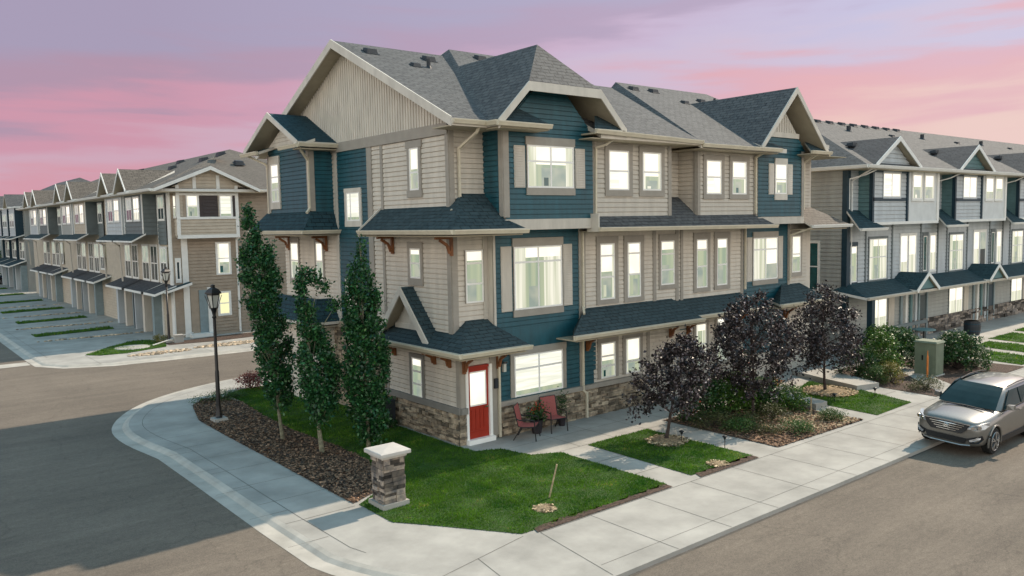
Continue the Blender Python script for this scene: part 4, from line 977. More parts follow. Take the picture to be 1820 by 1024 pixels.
# ============================================================ GREY ROW ON THE RIGHT
def grey_row():
    G = empty('grey_townhouse_row', (36.8, 20, 0), 'grey and white townhouse row with navy lower roofs at the right edge', 'building')
    U1 = 36.8+9.1*6+2
    mb = MB(); mb.box(36.82, 20.02, 0, U1, 31, 8.9); mb.build('wall_core', 'grey_siding', G)
    wall(G, LF(36.8), 20.0, 31, 0, 8.85, 'grey_siding', h=.2)
    F = FR(20.0); F3 = FR(19.3)
    wall(G, F, 36.82, U1, 2.6, 8.85, 'light_siding', h=.2); wall(G, F, 36.82, U1, .6, 2.6, 'grey_siding', h=.2)
    board(G, F, 36.72, 37.0, 0, 8.8, 'navy_trim', .08); board(G, LF(36.8), 19.95, 20.2, 0, 8.8, 'navy_trim', .06)
    mb = MB(); mb.fbox(F, 43.6, U1, 0, .9, 0, .06, 1); stones(mb, F, 43.6, U1, 0, .9, .1, .25, .3, .8, .07, .14); mb.build('stone_base', ['stone_grey', 'mortar'], G)
    ev = 19.0
    S = ['shingles', 'white_trim', 'soffit']
    mb = MB(); 
    hip = 5.2
    slab(mb, [(36.2, ev-.3, 8.9), (U1+.6, ev-.3, 8.9), (U1-hip, 25.6, 12.1), (36.2+hip, 25.6, 12.1)], .16)
    slab(mb, [(36.2, ev-.3, 8.9), (36.2+hip, 25.6, 12.1), (36.2+hip, 25.7, 12.1), (36.2, 32, 8.9)], .16)
    slab(mb, [(36.2+hip, 25.6, 12.1), (U1-hip, 25.6, 12.1), (U1+.6, 32, 8.9), (36.2, 32, 8.9)], .16)
    mb.build('roof', S, G)
    mb = MB(); mb.box(36.3, ev-.25, 8.72, U1, 20, 8.76); mb.box(36.3, 20, 8.72, 36.8, 31.5, 8.76); mb.build('soffit', 'soffit', G)
    gutter(G, (36.15, ev-.32, 8.9), (U1, ev-.32, 8.9), 'white_trim'); gutter(G, (36.15, 31, 8.9), (36.15, ev-.35, 8.9), 'white_trim', nm=(-1, 0, 0))
    zr = lambda v: 8.9+(v-(ev-.3))*(3.2/6.9)
    # lower eyebrow of the hip: raised ridge strips
    for k in range(6):
        s = 37.85+9.1*k
        # bays on the third floor
        mb = MB(); mb.box(s+.02, 19.32, 6.15, s+3.5, 20.0, 8.8); mb.box(s+3.5, 19.25, 6.15, s+6.95, 20, 8.8, 1); mb.build('wall_core', ['light_siding', 'white_panel'], G)
        wall(G, F3, s, s+3.5, 6.2, 8.8, 'light_siding', h=.2); wall(G, LF(s), 19.32, 20, 6.2, 8.8, 'teal_siding', h=.2, label='teal cheek of the bay')
        board(G, F3, s-.05, s+.12, 6.2, 8.8, 'navy_trim'); board(G, LF(s), 19.28, 19.42, 6.2, 8.8, 'navy_trim'); board(G, F3, s+3.4, s+3.55, 6.2, 8.8, 'navy_trim', .09)
        board(G, F3, s, s+3.5, 7.25, 7.42, 'navy_trim', .05, 'band_board'); board(G, F3, s, s+3.5, 8.62, 8.85, 'navy_trim', .06, 'band_board')
        board(G, FR(19.25), s, s+6.95, 6.1, 6.24, 'white_trim', .05, 'band_board')
        window(G, F3, s+1.0, s+2.75, 7.45, 8.62, mull=(.5,), panes='bright' if k != 2 else 'half', casing='light_siding', cw=.04, top=.08, bot=.08, split=.8)
        FW = FR(19.25)
        board(G, FW, s+6.75, s+7.0, 6.2, 8.8, 'white_trim', .04)
        for a0, a1 in ((s+3.95, s+5.0), (s+5.3, s+6.35)): window(G, FW, a0, a1, 7.35, 8.6, panes='half' if k < 3 else 'bright', casing='white_trim', cw=.08, top=.14, bot=.10)
        # second floor
        window(G, F, s+1.1, s+2.9, 3.35, 5.4, mull=(.5,), trans=(.55,), panes='curtain', casing='slate_siding', cw=.08, top=.12, bot=.1)
        window(G, F, s+4.35, s+5.15, 3.35, 5.5, panes='whitecurtain', casing='white_trim', cw=.06, top=.1, bot=.1); window(G, F, s+5.25, s+6.1, 3.35, 5.5, panes='whitecurtain' if k != 1 else 'darkblind', casing='white_trim', cw=.06, top=.1, bot=.1)
        window(G, F, s+6.95, s+7.4, 3.5, 5.4, panes='teal', casing='slate_siding', cw=.1); window(G, F, s+7.75, s+8.45, 3.5, 5.45, panes='whitecurtain', casing='white_trim', cw=.06, top=.1, bot=.1)
        for a in (s+3.4, s+6.6, s+9.0-.35, s+.7): board(G, F, a, a+.12, 2.6, 6.1, 'slate_siding', .05)
        # mid skirts in the recess
        mb = MB(); slab(mb, [(s-1.9, 18.9, 5.98), (s+.6, 18.9, 5.98), (s+.05, 19.4, 6.36), (s+.05, 20, 6.85), (s-1.1, 20, 6.85)], .12)
        mb.build('skirt_roof', ['shingles_navy', 'white_trim', 'soffit'], G)
        gutter(G, (s-1.9, 18.87, 5.98), (s+.6, 18.87, 5.98), 'white_trim')
        mb = MB(); slab(mb, [(s+6.0, 18.95, 5.98), (s+8.0, 18.95, 5.98), (s+8.0, 20, 6.7), (s+7.0, 20, 6.7)], .12); mb.build('skirt_roof', ['shingles_navy', 'white_trim', 'soffit'], G) if k < 0 else None
        # gable dormer over the bay
        mb = MB(); gu = s+1.35; hw = 2.3; ze = 8.93; za = 10.3; vb = 21.8
        slab(mb, [(gu-hw, 18.65, ze), (gu, 18.65, za), (gu, vb, za), (gu-hw, 19.2, ze)], .12); slab(mb, [(gu+hw, 18.65, ze), (gu, 18.65, za), (gu, vb, za), (gu+hw, 19.2, ze)], .12)
        mb.build('dormer_roof', ['shingles_grey', 'white_trim', 'soffit'], G)
        mb = MB()
        for q in (-1, 1): mb.prism([(gu, 18.62, za+.03), (gu+q*hw, 18.62, ze+.03), (gu+q*hw, 18.62, ze-.16), (gu, 18.62, za-.2)], (0, .04, 0))
        mb.build('barge_board', 'white_trim', G)
        mb = MB(); lap(mb, FR(19.0), 0, 0, 8.9, za-.15, h=.2, ext=lambda z: (gu-(za-z)*1.6+.2, gu+(za-z)*1.6-.2)); mb.prism([(gu-2.0, 19.05, 8.9), (gu+2.0, 19.05, 8.9), (gu, 19.05, za-.12)], (0, .1, 0)); mb.build('gable_panel', 'light_siding' if k != 1 else 'teal_siding', G)
        roof_vent(G, (gu-.5, 20.8, 10.0), 'vent_black', 1.3, .1)
        # ground floor
        window(G, F, s+1.2, s+3.0, .75, 2.35, mull=(.5,), panes='whitecurtain', casing='slate_siding', cw=.05, top=.1, bot=.1)
        board(G, F, s+3.2, s+3.8, 0, 2.6, 'beige_board', .06)
        for j in range(4): board(G, F, s+4.4+j*.55, s+4.62+j*.55, 0, 2.6, ('garage_light', 'white_trim', 'teal_siding', 'light_siding')[j], .1, 'porch_post')
        mb = MB(); mb.fbox(F, s+6.55, s+7.35, .1, 2.2, .02, .07); mb.build('entrance_door', 'navy_trim' if k % 2 else 'garage', G)
        board(G, F, s+6.4, s+6.55, 0, 2.6, 'garage_light', .12, 'porch_post'); board(G, F, s+7.35, s+7.5, 0, 2.6, 'garage_light', .12, 'porch_post')
        downspout(G, [(s-.2, 18.8, 8.8), (s-.6, 19.3, 8.5), (s-.95, 19.95, 8.3), (s-.95, 19.95, 6.9)], 'white_trim')
        roof_vent(G, (s+2.0, 23.8, zr(23.8)), s=.9, slope=.46); pipe_vent(G, (s+6.4, 24.0, zr(24.0)), .12)
    for j in range(9): roof_vent(G, (41.6+j*1.35, 25.2, zr(25.2)), s=1.15, slope=.46)
    # low front roof with small gables
    mb = MB()
    slab(mb, [(36.3, 18.7, 2.75), (U1, 18.7, 2.75), (U1, 20.0, 3.3), (37.0, 20.0, 3.3)], .12)
    slab(mb, [(36.3, 18.7, 2.75), (37.0, 20.0, 3.3), (36.3, 20.4, 3.0)], .12)
    mb.build('porch_roof', ['shingles_navy', 'white_trim', 'soffit'], G)
    gutter(G, (36.3, 18.66, 2.75), (U1, 18.66, 2.75), 'beige_board')
    for k in range(6):
        gu = 42.2+8.97*k; mb = MB()
        slab(mb, [(gu-1.25, 18.5, 2.8), (gu, 18.5, 3.62), (gu, 20, 3.62), (gu-1.25, 20, 2.9)], .1); slab(mb, [(gu+1.25, 18.5, 2.8), (gu, 18.5, 3.62), (gu, 20, 3.62), (gu+1.25, 20, 2.9)], .1)
        mb.prism([(gu-1.0, 18.62, 2.8), (gu+1.0, 18.62, 2.8), (gu, 18.62, 3.5)], (0, .05, 0), 3); mb.build('porch_gable', ['shingles_navy', 'white_trim', 'soffit', 'teal_siding'], G)
        mb = MB()
        for q in (-1, 1): mb.prism([(gu, 18.46, 3.66), (gu+q*1.3, 18.46, 2.8), (gu+q*1.2, 18.46, 2.66), (gu, 18.46, 3.46)], (0, .04, 0))
        mb.build('barge_board', 'white_trim', G)
    window(G, F, 37.1, 37.75, 3.35, 5.1, panes='dim', casing='navy_trim', cw=.06)
    window(G, LF(36.8), 21.4, 22.3, 2.9, 5.3, trans=(.5,), panes='teal', casing='white_trim', cw=.07, top=.08, bot=.08)
    board(G, FR(18.9), 36.75, 37.05, 0, 2.7, 'navy_trim', .25, 'porch_post')
    downspout(G, [(36.9, 18.7, 8.8), (37.15, 19.6, 8.4), (37.15, 19.95, 8.2), (37.15, 19.95, 2.8)], 'white_trim')
    # planter rail
    return G
grey_row()

# ============================================================ TAN ROW ON THE LEFT
def tan_row():
    T = empty('tan_townhouse_row', (14.6, 50, 0), 'tan end unit and its row of townhouses with garages, across the street on the left', 'building')
    V1 = 98.0
    mb = MB(); mb.box(14.62, 50.02, 0, 27, V1, 8.9); mb.build('wall_core', 'tan_siding', T)
    F = FR(50.0); FB = FR(49.4); L = LF(14.6)
    wall(T, F, 14.6, 27, 0, 9.0, 'tan_siding', h=.2)
    # end bay
    mb = MB(); mb.box(14.82, 49.42, 6.0, 18.4, 50.0, 8.95); mb.build('wall_core', 'tan_light', T)
    wall(T, FB, 14.8, 18.4, 6.1, 9.0, 'tan_light', h=.2); wall(T, LF(14.8), 49.42, 50.0, 6.1, 8.9, 'tan_light', h=.2)
    mb = MB(); ga = 10.05; lap(mb, FB, 0, 0, 9.0, ga, h=.2, ext=lambda z: (16.7-(ga+.12-z)*1.85, 16.7+(ga+.12-z)*1.85)); mb.build('gable_panel', 'tan_light', T)
    for a0, a1, z0, z1 in ((14.75, 14.95, 6.0, 9.1), (18.25, 18.45, 6.0, 9.1), (15.75, 15.95, 8.55, 9.7), (17.15, 17.35, 8.55, 9.7)): board(T, FB, a0, a1, z0, z1, 'white_trim', .06)
    for z0, z1 in ((8.5, 8.64), (7.08, 7.22), (5.95, 6.15)): board(T, FB, 14.75, 18.45, z0, z1, 'white_trim', .07, 'band_board')
    board(T, FB, 16.0, 16.08, 7.2, 8.5, 'white_trim', .05); board(T, FB, 18.02, 18.08, 7.2, 8.5, 'white_trim', .05); board(T, FB, 15.15, 15.3, 7.2, 8.5, 'tan_siding', .04, 'panel_board')
    mb = MB(); lap(mb, FB, 17.12-.8, 17.1+.0, 7.22, 8.5, h=.2, lip=.05); mb.fbox(FB, 16.1, 17.2, 7.22, 8.5, 0, .03); mb.build('dark_panel', 'brown_panel', T)
    mb = MB(); mb.fbox(FB, 18.1, 18.25, 7.22, 8.5, 0, .04); mb.build('dark_panel', 'brown_panel', T)
    window(T, FB, 15.35, 16.0, 7.22, 8.5, trans=(.5,), panes='half', casing='white_trim', cw=.0, top=0, bot=0); window(T, FB, 17.3, 18.02, 7.22, 8.5, panes='blind', casing='white_trim', cw=0, top=0, bot=0)
    window(T, LF(14.8), 49.5, 49.95, 7.2, 8.5, trans=(.5,), panes='half', casing='white_trim', cw=0.02, top=0, bot=0.05)
    window(T, F, 17.2, 17.98, 3.72, 5.62, trans=(.5,), panes='half', casing='white_trim', cw=.08, top=.06, bot=.06); window(T, F, 17.2, 17.85, 1.22, 2.58, trans=(.5,), panes='warm', casing='white_trim', cw=.1, top=.06, bot=.1)
    window(T, F, 14.75, 14.98, 3.5, 4.6, panes='dark', casing='white_trim', cw=.05)
    downspout(T, [(18.45, 49.5, 6.0), (18.43, 49.94, 5.8), (18.43, 49.94, .1)], 'white_trim', .12)
    board(T, F, 15.1, 15.45, 0, 6.0, 'white_trim', .07)
    # entrance recess
    mb = MB(); mb.fbox(F, 15.5, 15.95, .2, 2.8, .0, .03, 0); mb.fbox(F, 16.0, 16.5, .2, 2.8, .0, .05, 1); mb.fbox(F, 16.5, 16.75, 0, 2.95, .0, .12, 2); mb.fbox(F, 15.3, 16.75, 0, .2, 0, .6, 2); mb.build('entrance_door', ['tan_siding', 'garage_light', 'white_trim'], T)
    # roof : hipped end, low gable over the end bay
    S = ['shingles_tan', 'white_trim', 'soffit']; e = 8.88; ux0, ux1 = 13.3, 28.3; rv = 56.8; ru = 20.8; rz = 12.0
    mb = MB()
    slab(mb, [(ux0, 49.3, e), (ux1, 49.3, e), (ru, rv, rz)], .16); slab(mb, [(ux0, 49.3, e), (ru, rv, rz), (ru, V1-2, rz), (ux0, V1, e)], .16); slab(mb, [(ux1, 49.3, e), (ru, rv, rz), (ru, V1-2, rz), (ux1, V1, e)], .16)
    slab(mb, [(ux0, V1, e), (ru, V1-2, rz), (ux1, V1, e)], .16)
    mb.build('roof', S, T)
    mb = MB(); gz = 10.2; gx = 16.7; hw = 2.95
    slab(mb, [(gx-hw-.3, 48.9, e-.02), (gx, 48.9, gz), (gx, 52.4, gz), (gx-hw-.3, 49.4, e-.02)], .14); slab(mb, [(gx+hw, 48.9, e-.02), (gx, 48.9, gz), (gx, 52.4, gz), (gx+hw, 49.4, e-.02)], .14)
    mb.build('gable_roof', S, T)
    mb = MB()
    for q, h in ((-1, 3.25), (1, hw)): mb.prism([(gx, 48.86, gz+.02), (gx+q*h, 48.86, e), (gx+q*h, 48.86, e-.18), (gx, 48.86, gz-.2)], (0, .04, 0))
    mb.build('barge_board', 'white_trim', T)
    mb = MB(); mb.box(13.4, 49.0, 8.68, 20, 50, 8.72); mb.box(13.4, 50, 8.68, 14.6, V1, 8.72); mb.build('soffit', 'soffit', T)
    gutter(T, (19.5, 49.28, e), (28, 49.28, e), 'white_trim'); gutter(T, (13.28, V1, e), (13.28, 49.0, e), 'white_trim', nm=(-1, 0, 0))
    # street side with bays, mirrored pairs
    cols = ['slate_siding', 'light_siding', 'tan_light', 'grey_siding']
    wall(T, L, 50, V1, 0, 8.85, 'tan_light', h=.2)
    board(T, L, 50.0, 50.5, 0, 8.8, 'white_trim', .08); board(T, L, 52.3, 52.5, 0, 8.8, 'white_trim', .08)
    k = 0; v = 50.6
    while v < V1-8:
        # window tower, bay 1, bay 2, recess
        wall(T, LF(14.5), v, v+1.7, 5.6, 8.85, cols[0], h=.25)
        window(T, LF(14.5), v+.25, v+1.45, 7.1, 8.5, mull=(.5,), trans=(.5,), panes='darkblind', casing='white_trim', cw=.08, top=.08, bot=.08); window(T, LF(14.5), v+.25, v+1.45, 3.6, 5.4, mull=(.5,), trans=(.5,), panes='darkblind', casing='white_trim', cw=.08, top=.08, bot=.08)
        for j, (b0, b1, c) in enumerate(((v+2.0, v+6.4, 0), (v+6.5, v+10.8, 1))):
            mb = MB(); x = 13.75 if j == 0 else 13.65
            mb.box(x+.03, b0+.03, 6.2, 14.6, b1, 8.8); mb.build('wall_core', cols[c+(k % 2)], T)
            wall(T, LF(x), b0, b1, 6.2, 8.8, cols[(c+2*(k % 2)) % 4], h=.25); wall(T, FR(b0), x, 14.6, 6.2, 8.8, cols[0] if j == 0 else 'light_siding', h=.25)
            board(T, LF(x), b0, b0+.15, 6.2, 8.8, 'white_trim'); board(T, LF(x), b1-.15, b1, 6.2, 8.8, 'white_trim')
            w0 = b0+.7; ww = (b1-b0-1.9)/2
            for q in range(2): window(T, LF(x), w0+q*(ww+.5), w0+q*(ww+.5)+ww, 7.1, 8.5, mull=(.5,), trans=(.5,), panes='darkblind' if q else 'whitecurtain', casing='white_trim', cw=.07, top=.07, bot=.07)
            w0 = b0+.5; ww = (b1-b0-1.6)/2
            for q in range(2): window(T, L, w0+q*(ww+.5), w0+q*(ww+.5)+ww, 3.3, 5.5, mull=(.5,), trans=(.5,), panes='darkblind' if (q+k) % 2 else 'dark', casing='white_trim', cw=.09, top=.09, bot=.09)
            # dormer gable over each bay
            gv = (b0+b1)/2; hw2 = 1.5; mb = MB()
            slab(mb, [(13.0, gv-hw2, 8.9), (13.0, gv, 10.3), (16.4, gv, 10.3), (13.6, gv-hw2, 8.95)], .12); slab(mb, [(13.0, gv+hw2, 8.9), (13.0, gv, 10.3), (16.4, gv, 10.3), (13.6, gv+hw2, 8.95)], .12)
            mb.prism([(13.5, gv-1.3, 8.8), (13.5, gv+1.3, 8.8), (13.5, gv, 10.15)], (.1, 0, 0), 3); mb.build('dormer_roof', ['shingles_tan', 'white_trim', 'soffit', 'slate_siding'], T)
            mb = MB()
            for q in (-1, 1): mb.prism([(12.96, gv, 10.34), (12.96, gv+q*hw2, 8.92), (12.96, gv+q*hw2, 8.76), (12.96, gv, 10.14)], (.05, 0, 0))
            mb.build('barge_board', 'white_trim', T)
            # skirt above second floor windows and garage bay
            mb = MB(); slab(mb, [(12.95, b0-.2, 5.85), (12.95, b1+.2, 5.85), (13.8, b1+.2, 6.3), (13.8, b0-.2, 6.3)], .1); mb.build('skirt_roof', ['shingles_dark', 'white_trim', 'soffit'], T)
            mb = MB(); slab(mb, [(13.35, b0-.6, 2.75), (13.35, b1+.1, 2.75), (14.6, b1+.1, 3.25), (14.6, b0-.6, 3.25)], .14); mb.build('porch_roof', ['shingles_grey', 'white_trim', 'soffit'], T)
            for q in range(3): board(T, L, b0-.1+q*(b1-b0-.1)/2, b0+.35+q*(b1-b0-.1)/2, 0, 2.8, ('garage_light', 'beige_board', 'light_siding')[q], .55, 'garage_pier')
            for q in range(2):
                a = b0+.42+q*(b1-b0-.1)/2; mb = MB(); mb.fbox(L, a, a+1.55, 0, 2.3, 0, .05)
                for z in (.55, 1.1, 1.65): mb.fbox(L, a, a+1.55, z, z+.03, .05, .07)
                mb.build('garage_door', 'garage' if (q+j) % 2 else 'garage_light' if k else 'garage', T)
            downspout(T, [(13.0, b1+.3, 5.8), (13.4, b1+.3, 5.5), (13.5, b1+.3, 3.2)], 'beige_board', .1)
        mb = MB(); slab(mb, [(13.35, v-1.0, 2.75), (13.35, v+1.9, 2.75), (14.6, v+1.9, 3.2), (14.6, v-1.0, 3.2)], .14); mb.build('porch_roof', ['shingles_grey', 'white_trim', 'soffit'], T)
        v += 15.6; k += 1
    for j, (x, y) in enumerate(((19.2, 54.2), (18.5, 55.5), (17.8, 60), (19.6, 64), (18.4, 70), (19.6, 75), (18.6, 80), (19.6, 86), (18.8, 92))): roof_vent(T, (x, y, 8.88+(x-13.3)*.416), s=1.7, slope=.416, axis=(1, 0))
    roof_vent(T, (20.2, 53.6, 8.88+4.3*.416+.1), s=1.6, slope=.416)
    mb = MB(); slab(mb, [(13.9, 49.2, 2.9), (15.4, 49.2, 3.35), (15.4, 50.0, 3.35), (13.9, 50.0, 2.9)], .14); mb.build('porch_roof', ['shingles_navy', 'white_trim', 'soffit'], T)
tan_row()

def far_house(name, u0, u1, v0, v1, e, rz, m1, m2, roof, label, kgar=True):
    H = empty(name, (u0, v0, 0), label, 'building')
    mb = MB(); mb.box(u0+.02, v0+.02, 0, u1, v1, e); mb.build('wall_core', m1, H)
    L = LF(u0); F = FR(v0)
    wall(H, L, v0, v1, 0, e, m1, h=.3); wall(H, F, u0, u1, 0, e, m1, h=.3)
    w = (u1-u0)/2; uc = u0+w; x0, x1 = u0-.9, u1+.9
    mb = MB(); slab(mb, [(x0, v0-.8, e), (uc, v0+w*.5, rz), (uc, v1-w*.5, rz), (x0, v1+.8, e)], .16); slab(mb, [(x1, v0-.8, e), (uc, v0+w*.5, rz), (uc, v1-w*.5, rz), (x1, v1+.8, e)], .16)
    slab(mb, [(x0, v0-.8, e), (x1, v0-.8, e), (uc, v0+w*.5, rz)], .16); slab(mb, [(x0, v1+.8, e), (x1, v1+.8, e), (uc, v1-w*.5, rz)], .16); mb.build('roof', [roof, 'white_trim', 'soffit'], H)
    v = v0+.6; k = 0
    while v < v1-4:
        x = u0-.8; mb = MB(); mb.box(x+.03, v+.03, 6.0, u0, v+4.0, e-.1); mb.build('wall_core', m2, H); wall(H, LF(x), v, v+4, 6.0, e-.1, m2, h=.3); wall(H, FR(v), x, u0, 6.0, e-.1, 'navy_trim', h=.3)
        for q in range(2): window(H, LF(x), v+.6+q*1.6, v+1.9+q*1.6, 7.0, 8.4, mull=(.5,), trans=(.5,), panes='darkblind', casing='white_trim', cw=.1, top=.1, bot=.1); window(H, L, v+.6+q*1.6, v+1.9+q*1.6, 3.5, 5.3, mull=(.5,), trans=(.5,), panes='dark' if q else 'darkblind', casing='white_trim', cw=.1, top=.1, bot=.1)
        board(H, L, v+4.3, v+4.6, 0, e-.1, 'navy_trim', .25)
        mb = MB(); slab(mb, [(x-.6, v-.2, 5.75), (x-.6, v+4.3, 5.75), (u0, v+4.3, 6.2), (u0, v-.2, 6.2)], .12); mb.build('skirt_roof', ['shingles_navy', 'white_trim', 'soffit'], H)
        mb = MB(); slab(mb, [(x-.9, v-.4, 2.8), (x-.9, v+4.5, 2.8), (u0, v+4.5, 3.4), (u0, v-.4, 3.4)], .14); mb.build('porch_roof', ['shingles_navy', 'white_trim', 'soffit'], H)
        gv = v+2; mb = MB()
        for s in (-1, 1): slab(mb, [(x-.6, gv+s*1.5, e), (x-.6, gv, e+1.4), (x+2.6, gv, e+1.4), (x, gv+s*1.5, e)], .12)
        mb.build('dormer_roof', [roof, 'white_trim', 'soffit'], H)
        mb = MB(); mb.fbox(L, v+.4, v+3.2, 0, 2.4, 0, .06); mb.build('garage_door', 'garage' if k % 2 else 'garage_light', H)
        board(H, L, v+3.3, v+3.9, 0, 2.8, 'light_siding', .6, 'garage_pier'); board(H, L, v-.3, v+.3, 0, 2.8, 'garage_light', .6, 'garage_pier')
        v += 5.4; k += 1
    return H
far_house('blue_townhouse_row', 14.4, 27, 101.5, 121, 9.2, 12.6, 'grey_siding', 'light_siding', 'shingles', 'blue grey townhouse row beyond the tan row, far left')
far_house('distant_townhouse', 11.5, 24, 128, 146, 9.0, 11.6, 'light_siding', 'white_panel', 'shingles_dark', 'farthest pale house at the left edge of the street')

# ============================================================ PLANTS
def leaf_cloud(name, C, size, m, parent, flat_=.5, aspect=.6):
    """C (n,3) leaf positions in world space -> one mesh of folded leaf quads"""
    n = len(C); s = size*rng.uniform(.45, 1.4, n)
    nrm = rng.normal(size=(n, 3)); nrm[:, 2] = np.abs(nrm[:, 2])*flat_*2+.1; nrm /= np.linalg.norm(nrm, axis=1)[:, None]
    t = rng.normal(size=(n, 3)); t -= (t*nrm).sum(1)[:, None]*nrm; t /= np.linalg.norm(t, axis=1)[:, None]; b = np.cross(nrm, t)
    org = np.array(parent['_o']); P = C-org
    V = np.empty((n, 4, 3))
    V[:, 0] = P-t*s[:, None]; V[:, 1] = P+b*(s*aspect)[:, None]-nrm*(s*.15)[:, None]; V[:, 2] = P+t*s[:, None]; V[:, 3] = P-b*(s*aspect)[:, None]-nrm*(s*.15)[:, None]
    me = fast_mesh(name, V.reshape(-1, 3), np.arange(n*4).reshape(-1, 4), m, 4)
    o = bpy.data.objects.new(name, me); COL.objects.link(o); o.parent = parent; o['_o'] = tuple(float(c) for c in org); return o
def branchy(parent, base, tips, r0, m, name='trunk', lean=(0, 0), top=None):
    mb = MB(); b = Vector(base); top = Vector(top)
    n = 7; pts = [b.lerp(top, i/n)+Vector((math.sin(i*1.7+b.x)*.02, math.cos(i*2.1+b.y)*.02, 0))*(i > 0) for i in range(n+1)]
    mb.tube(pts, [r0*(1-.82*i/n)*(1.25 if i == 0 else 1) for i in range(n+1)], 8)
    for tp in tips:
        tp = Vector(tp); h = (tp.z-b.z)/(top.z-b.z); q = max(.18, min(.9, h*.8-.05)); st = b.lerp(top, q)
        mid = st.lerp(tp, .5)+Vector((0, 0, -.04)); rr = r0*(1-.82*q)*.55
        mb.tube([st, mid, tp], [rr, rr*.65, rr*.25], 5)
    return mb.build(name, m, parent)

def aspen(loc, H, prof, label, nclump, leaves, off=None, trunk_r=.055, extra=()):
    """columnar aspen ; prof: list of (height, radius, dx, dy)"""
    x, y = loc; T = empty('columnar_aspen', (x, y, 0), label, 'tree', 'columnar aspens in the side bed')
    hs = np.array([p[0] for p in prof]); rs = np.array([p[1] for p in prof]); dx = np.array([p[2] for p in prof]); dy = np.array([p[3] for p in prof])
    w = np.interp(np.linspace(hs[0], hs[-1], 200), hs, rs)**1.3; zz = rng.choice(np.linspace(hs[0], hs[-1], 200), nclump, p=w/w.sum())
    a = rng.uniform(0, 6.283, nclump); rr = np.sqrt(rng.uniform(.15, 1.0, nclump)); R_ = np.interp(zz, hs, rs)
    C = np.stack([x+np.interp(zz, hs, dx)+np.cos(a)*rr*R_, y+np.interp(zz, hs, dy)+np.sin(a)*rr*R_, zz], 1)
    for ex, ey, ez, er, en in extra:
        C = np.vstack([C, np.array([ex, ey, ez])+rng.normal(size=(en, 3))*er])
    k = leaves//len(C); pts = np.repeat(C, k, 0)+rng.normal(size=(len(C)*k, 3))*np.array([.085, .085, .12])
    branchy(T, (x, y, 0), [tuple(c) for c in C[::9]], trunk_r, 'bark', top=(x+dx[-1], y+dy[-1], hs[-1]-.2))
    sel = rng.random(len(pts)) < .93
    leaf_cloud('crown', pts[sel], .052, 'aspen_leaf', T); leaf_cloud('young_leaves', pts[~sel], .050, 'aspen_light', T)
    return T
ux = np.array([math.sin(R(51)), -math.cos(R(51))])   # picture-right on the ground
def side(d): return (float(ux[0]*d), float(ux[1]*d))
def pf(rows): return [(z, r*.95, *side(s)) for z, r, s in rows]
aspen((9.87, 23.59), 7.1, pf([(1.0, .12, .0), (1.35, .38, .0), (2.2, .52, -.10), (3.2, .56, -.12), (4.0, .50, -.25), (4.4, .60, -.45), (5.2, .60, -.50), (5.8, .50, -.50), (6.1, .34, -.45), (6.4, .12, -.5)]), 'broadest columnar aspen, the one beside the lamp post', 230, 16500, extra=[(9.87-.55, 23.59+.40, 6.75, .10, 5), (9.87-.55, 23.59+.4, 7.0, .07, 3)])
aspen((10.14, 21.44), 5.65, pf([(.95, .15, .05), (1.3, .42, .05), (2.0, .60, .05), (2.7, .62, .0), (3.3, .42, -.1), (3.9, .30, -.25), (4.5, .22, -.35), (5.0, .13, -.38), (5.4, .04, -.4)]), 'shortest columnar aspen, with the pale forked trunk', 170, 11000, trunk_r=.065, extra=[(10.14+.14, 21.44-.12, 4.9, .08, 4), (10.14-.1, 21.44+.1, 5.2, .07, 4), (10.5, 21.0, 4.3, .06, 3)])
aspen((11.29, 20.77), 6.7, pf([(.35, .2, .0), (.8, .5, .0), (1.6, .60, .02), (2.6, .66, .02), (3.4, .60, .0), (4.2, .52, -.03), (4.9, .40, -.05), (5.3, .26, -.08), (5.9, .11, -.05), (6.45, .04, -.05)]), 'densest columnar aspen, right behind the stone pillar', 250, 17500)

def purple_tree(loc, H, z0, R_, label, nclump, leaves, cone=0.0, off=(0, 0), rtop=.5):
    x, y = loc; T = empty('purple_tree', (x, y, 0), label, 'tree', 'purple leaved trees along the front walk')
    C = []
    while len(C) < nclump:
        t = random.random(); z = z0+(H-z0)*t
        r = R_*(math.sin(math.pi*min(1, (t*.86+.16)))**.65)*(1-cone*t)
        if random.random() > r/R_: continue
        a = random.uniform(0, 6.283); q = math.sqrt(random.uniform(.12, 1)); lump = 1+.16*math.sin(a*3+t*7)
        C.append((x+off[0]*t+math.cos(a)*q*r*lump, y+off[1]*t+math.sin(a)*q*r*lump, z))
    C = np.array(C); out = rng.random(len(C)) < .16; dC = C-np.array([x+off[0]*.5, y+off[1]*.5, (z0+H)/2]); dC /= np.linalg.norm(dC, axis=1)[:, None]
    C[out] += dC[out]*rng.uniform(.12, .38, out.sum())[:, None]
    k = leaves//len(C); pts = np.repeat(C, k, 0)+rng.normal(size=(len(C)*k, 3))*rng.uniform(.07, .14, len(C)).repeat(k)[:, None]
    branchy(T, (x, y, 0), [tuple(c) for c in C[::6]], .055, 'bark_dark', top=(x+off[0]*.8, y+off[1]*.8, H-.5))
    sel = rng.random(len(pts)) < .74; leaf_cloud('crown', pts[sel], .052, 'purple_leaf', T, .4); leaf_cloud('pale_leaves', pts[~sel], .036, 'purple_pale', T, .4)
    return T
purple_tree((18.3, 15.49), 3.15, 1.0, 1.08, 'smallest purple leaved tree, on the lawn beside the patio chairs', 150, 8200, off=side(.6))
purple_tree((22.6, 15.4), 4.1, 1.15, 1.38, 'largest purple leaved tree, in the brown mulch bed', 210, 12000, off=side(-.1))
purple_tree((27.9, 15.9), 4.1, 1.0, 1.75, 'pointed purple leaved tree standing in tan bark chips', 190, 9500, cone=.5, off=side(-.2))

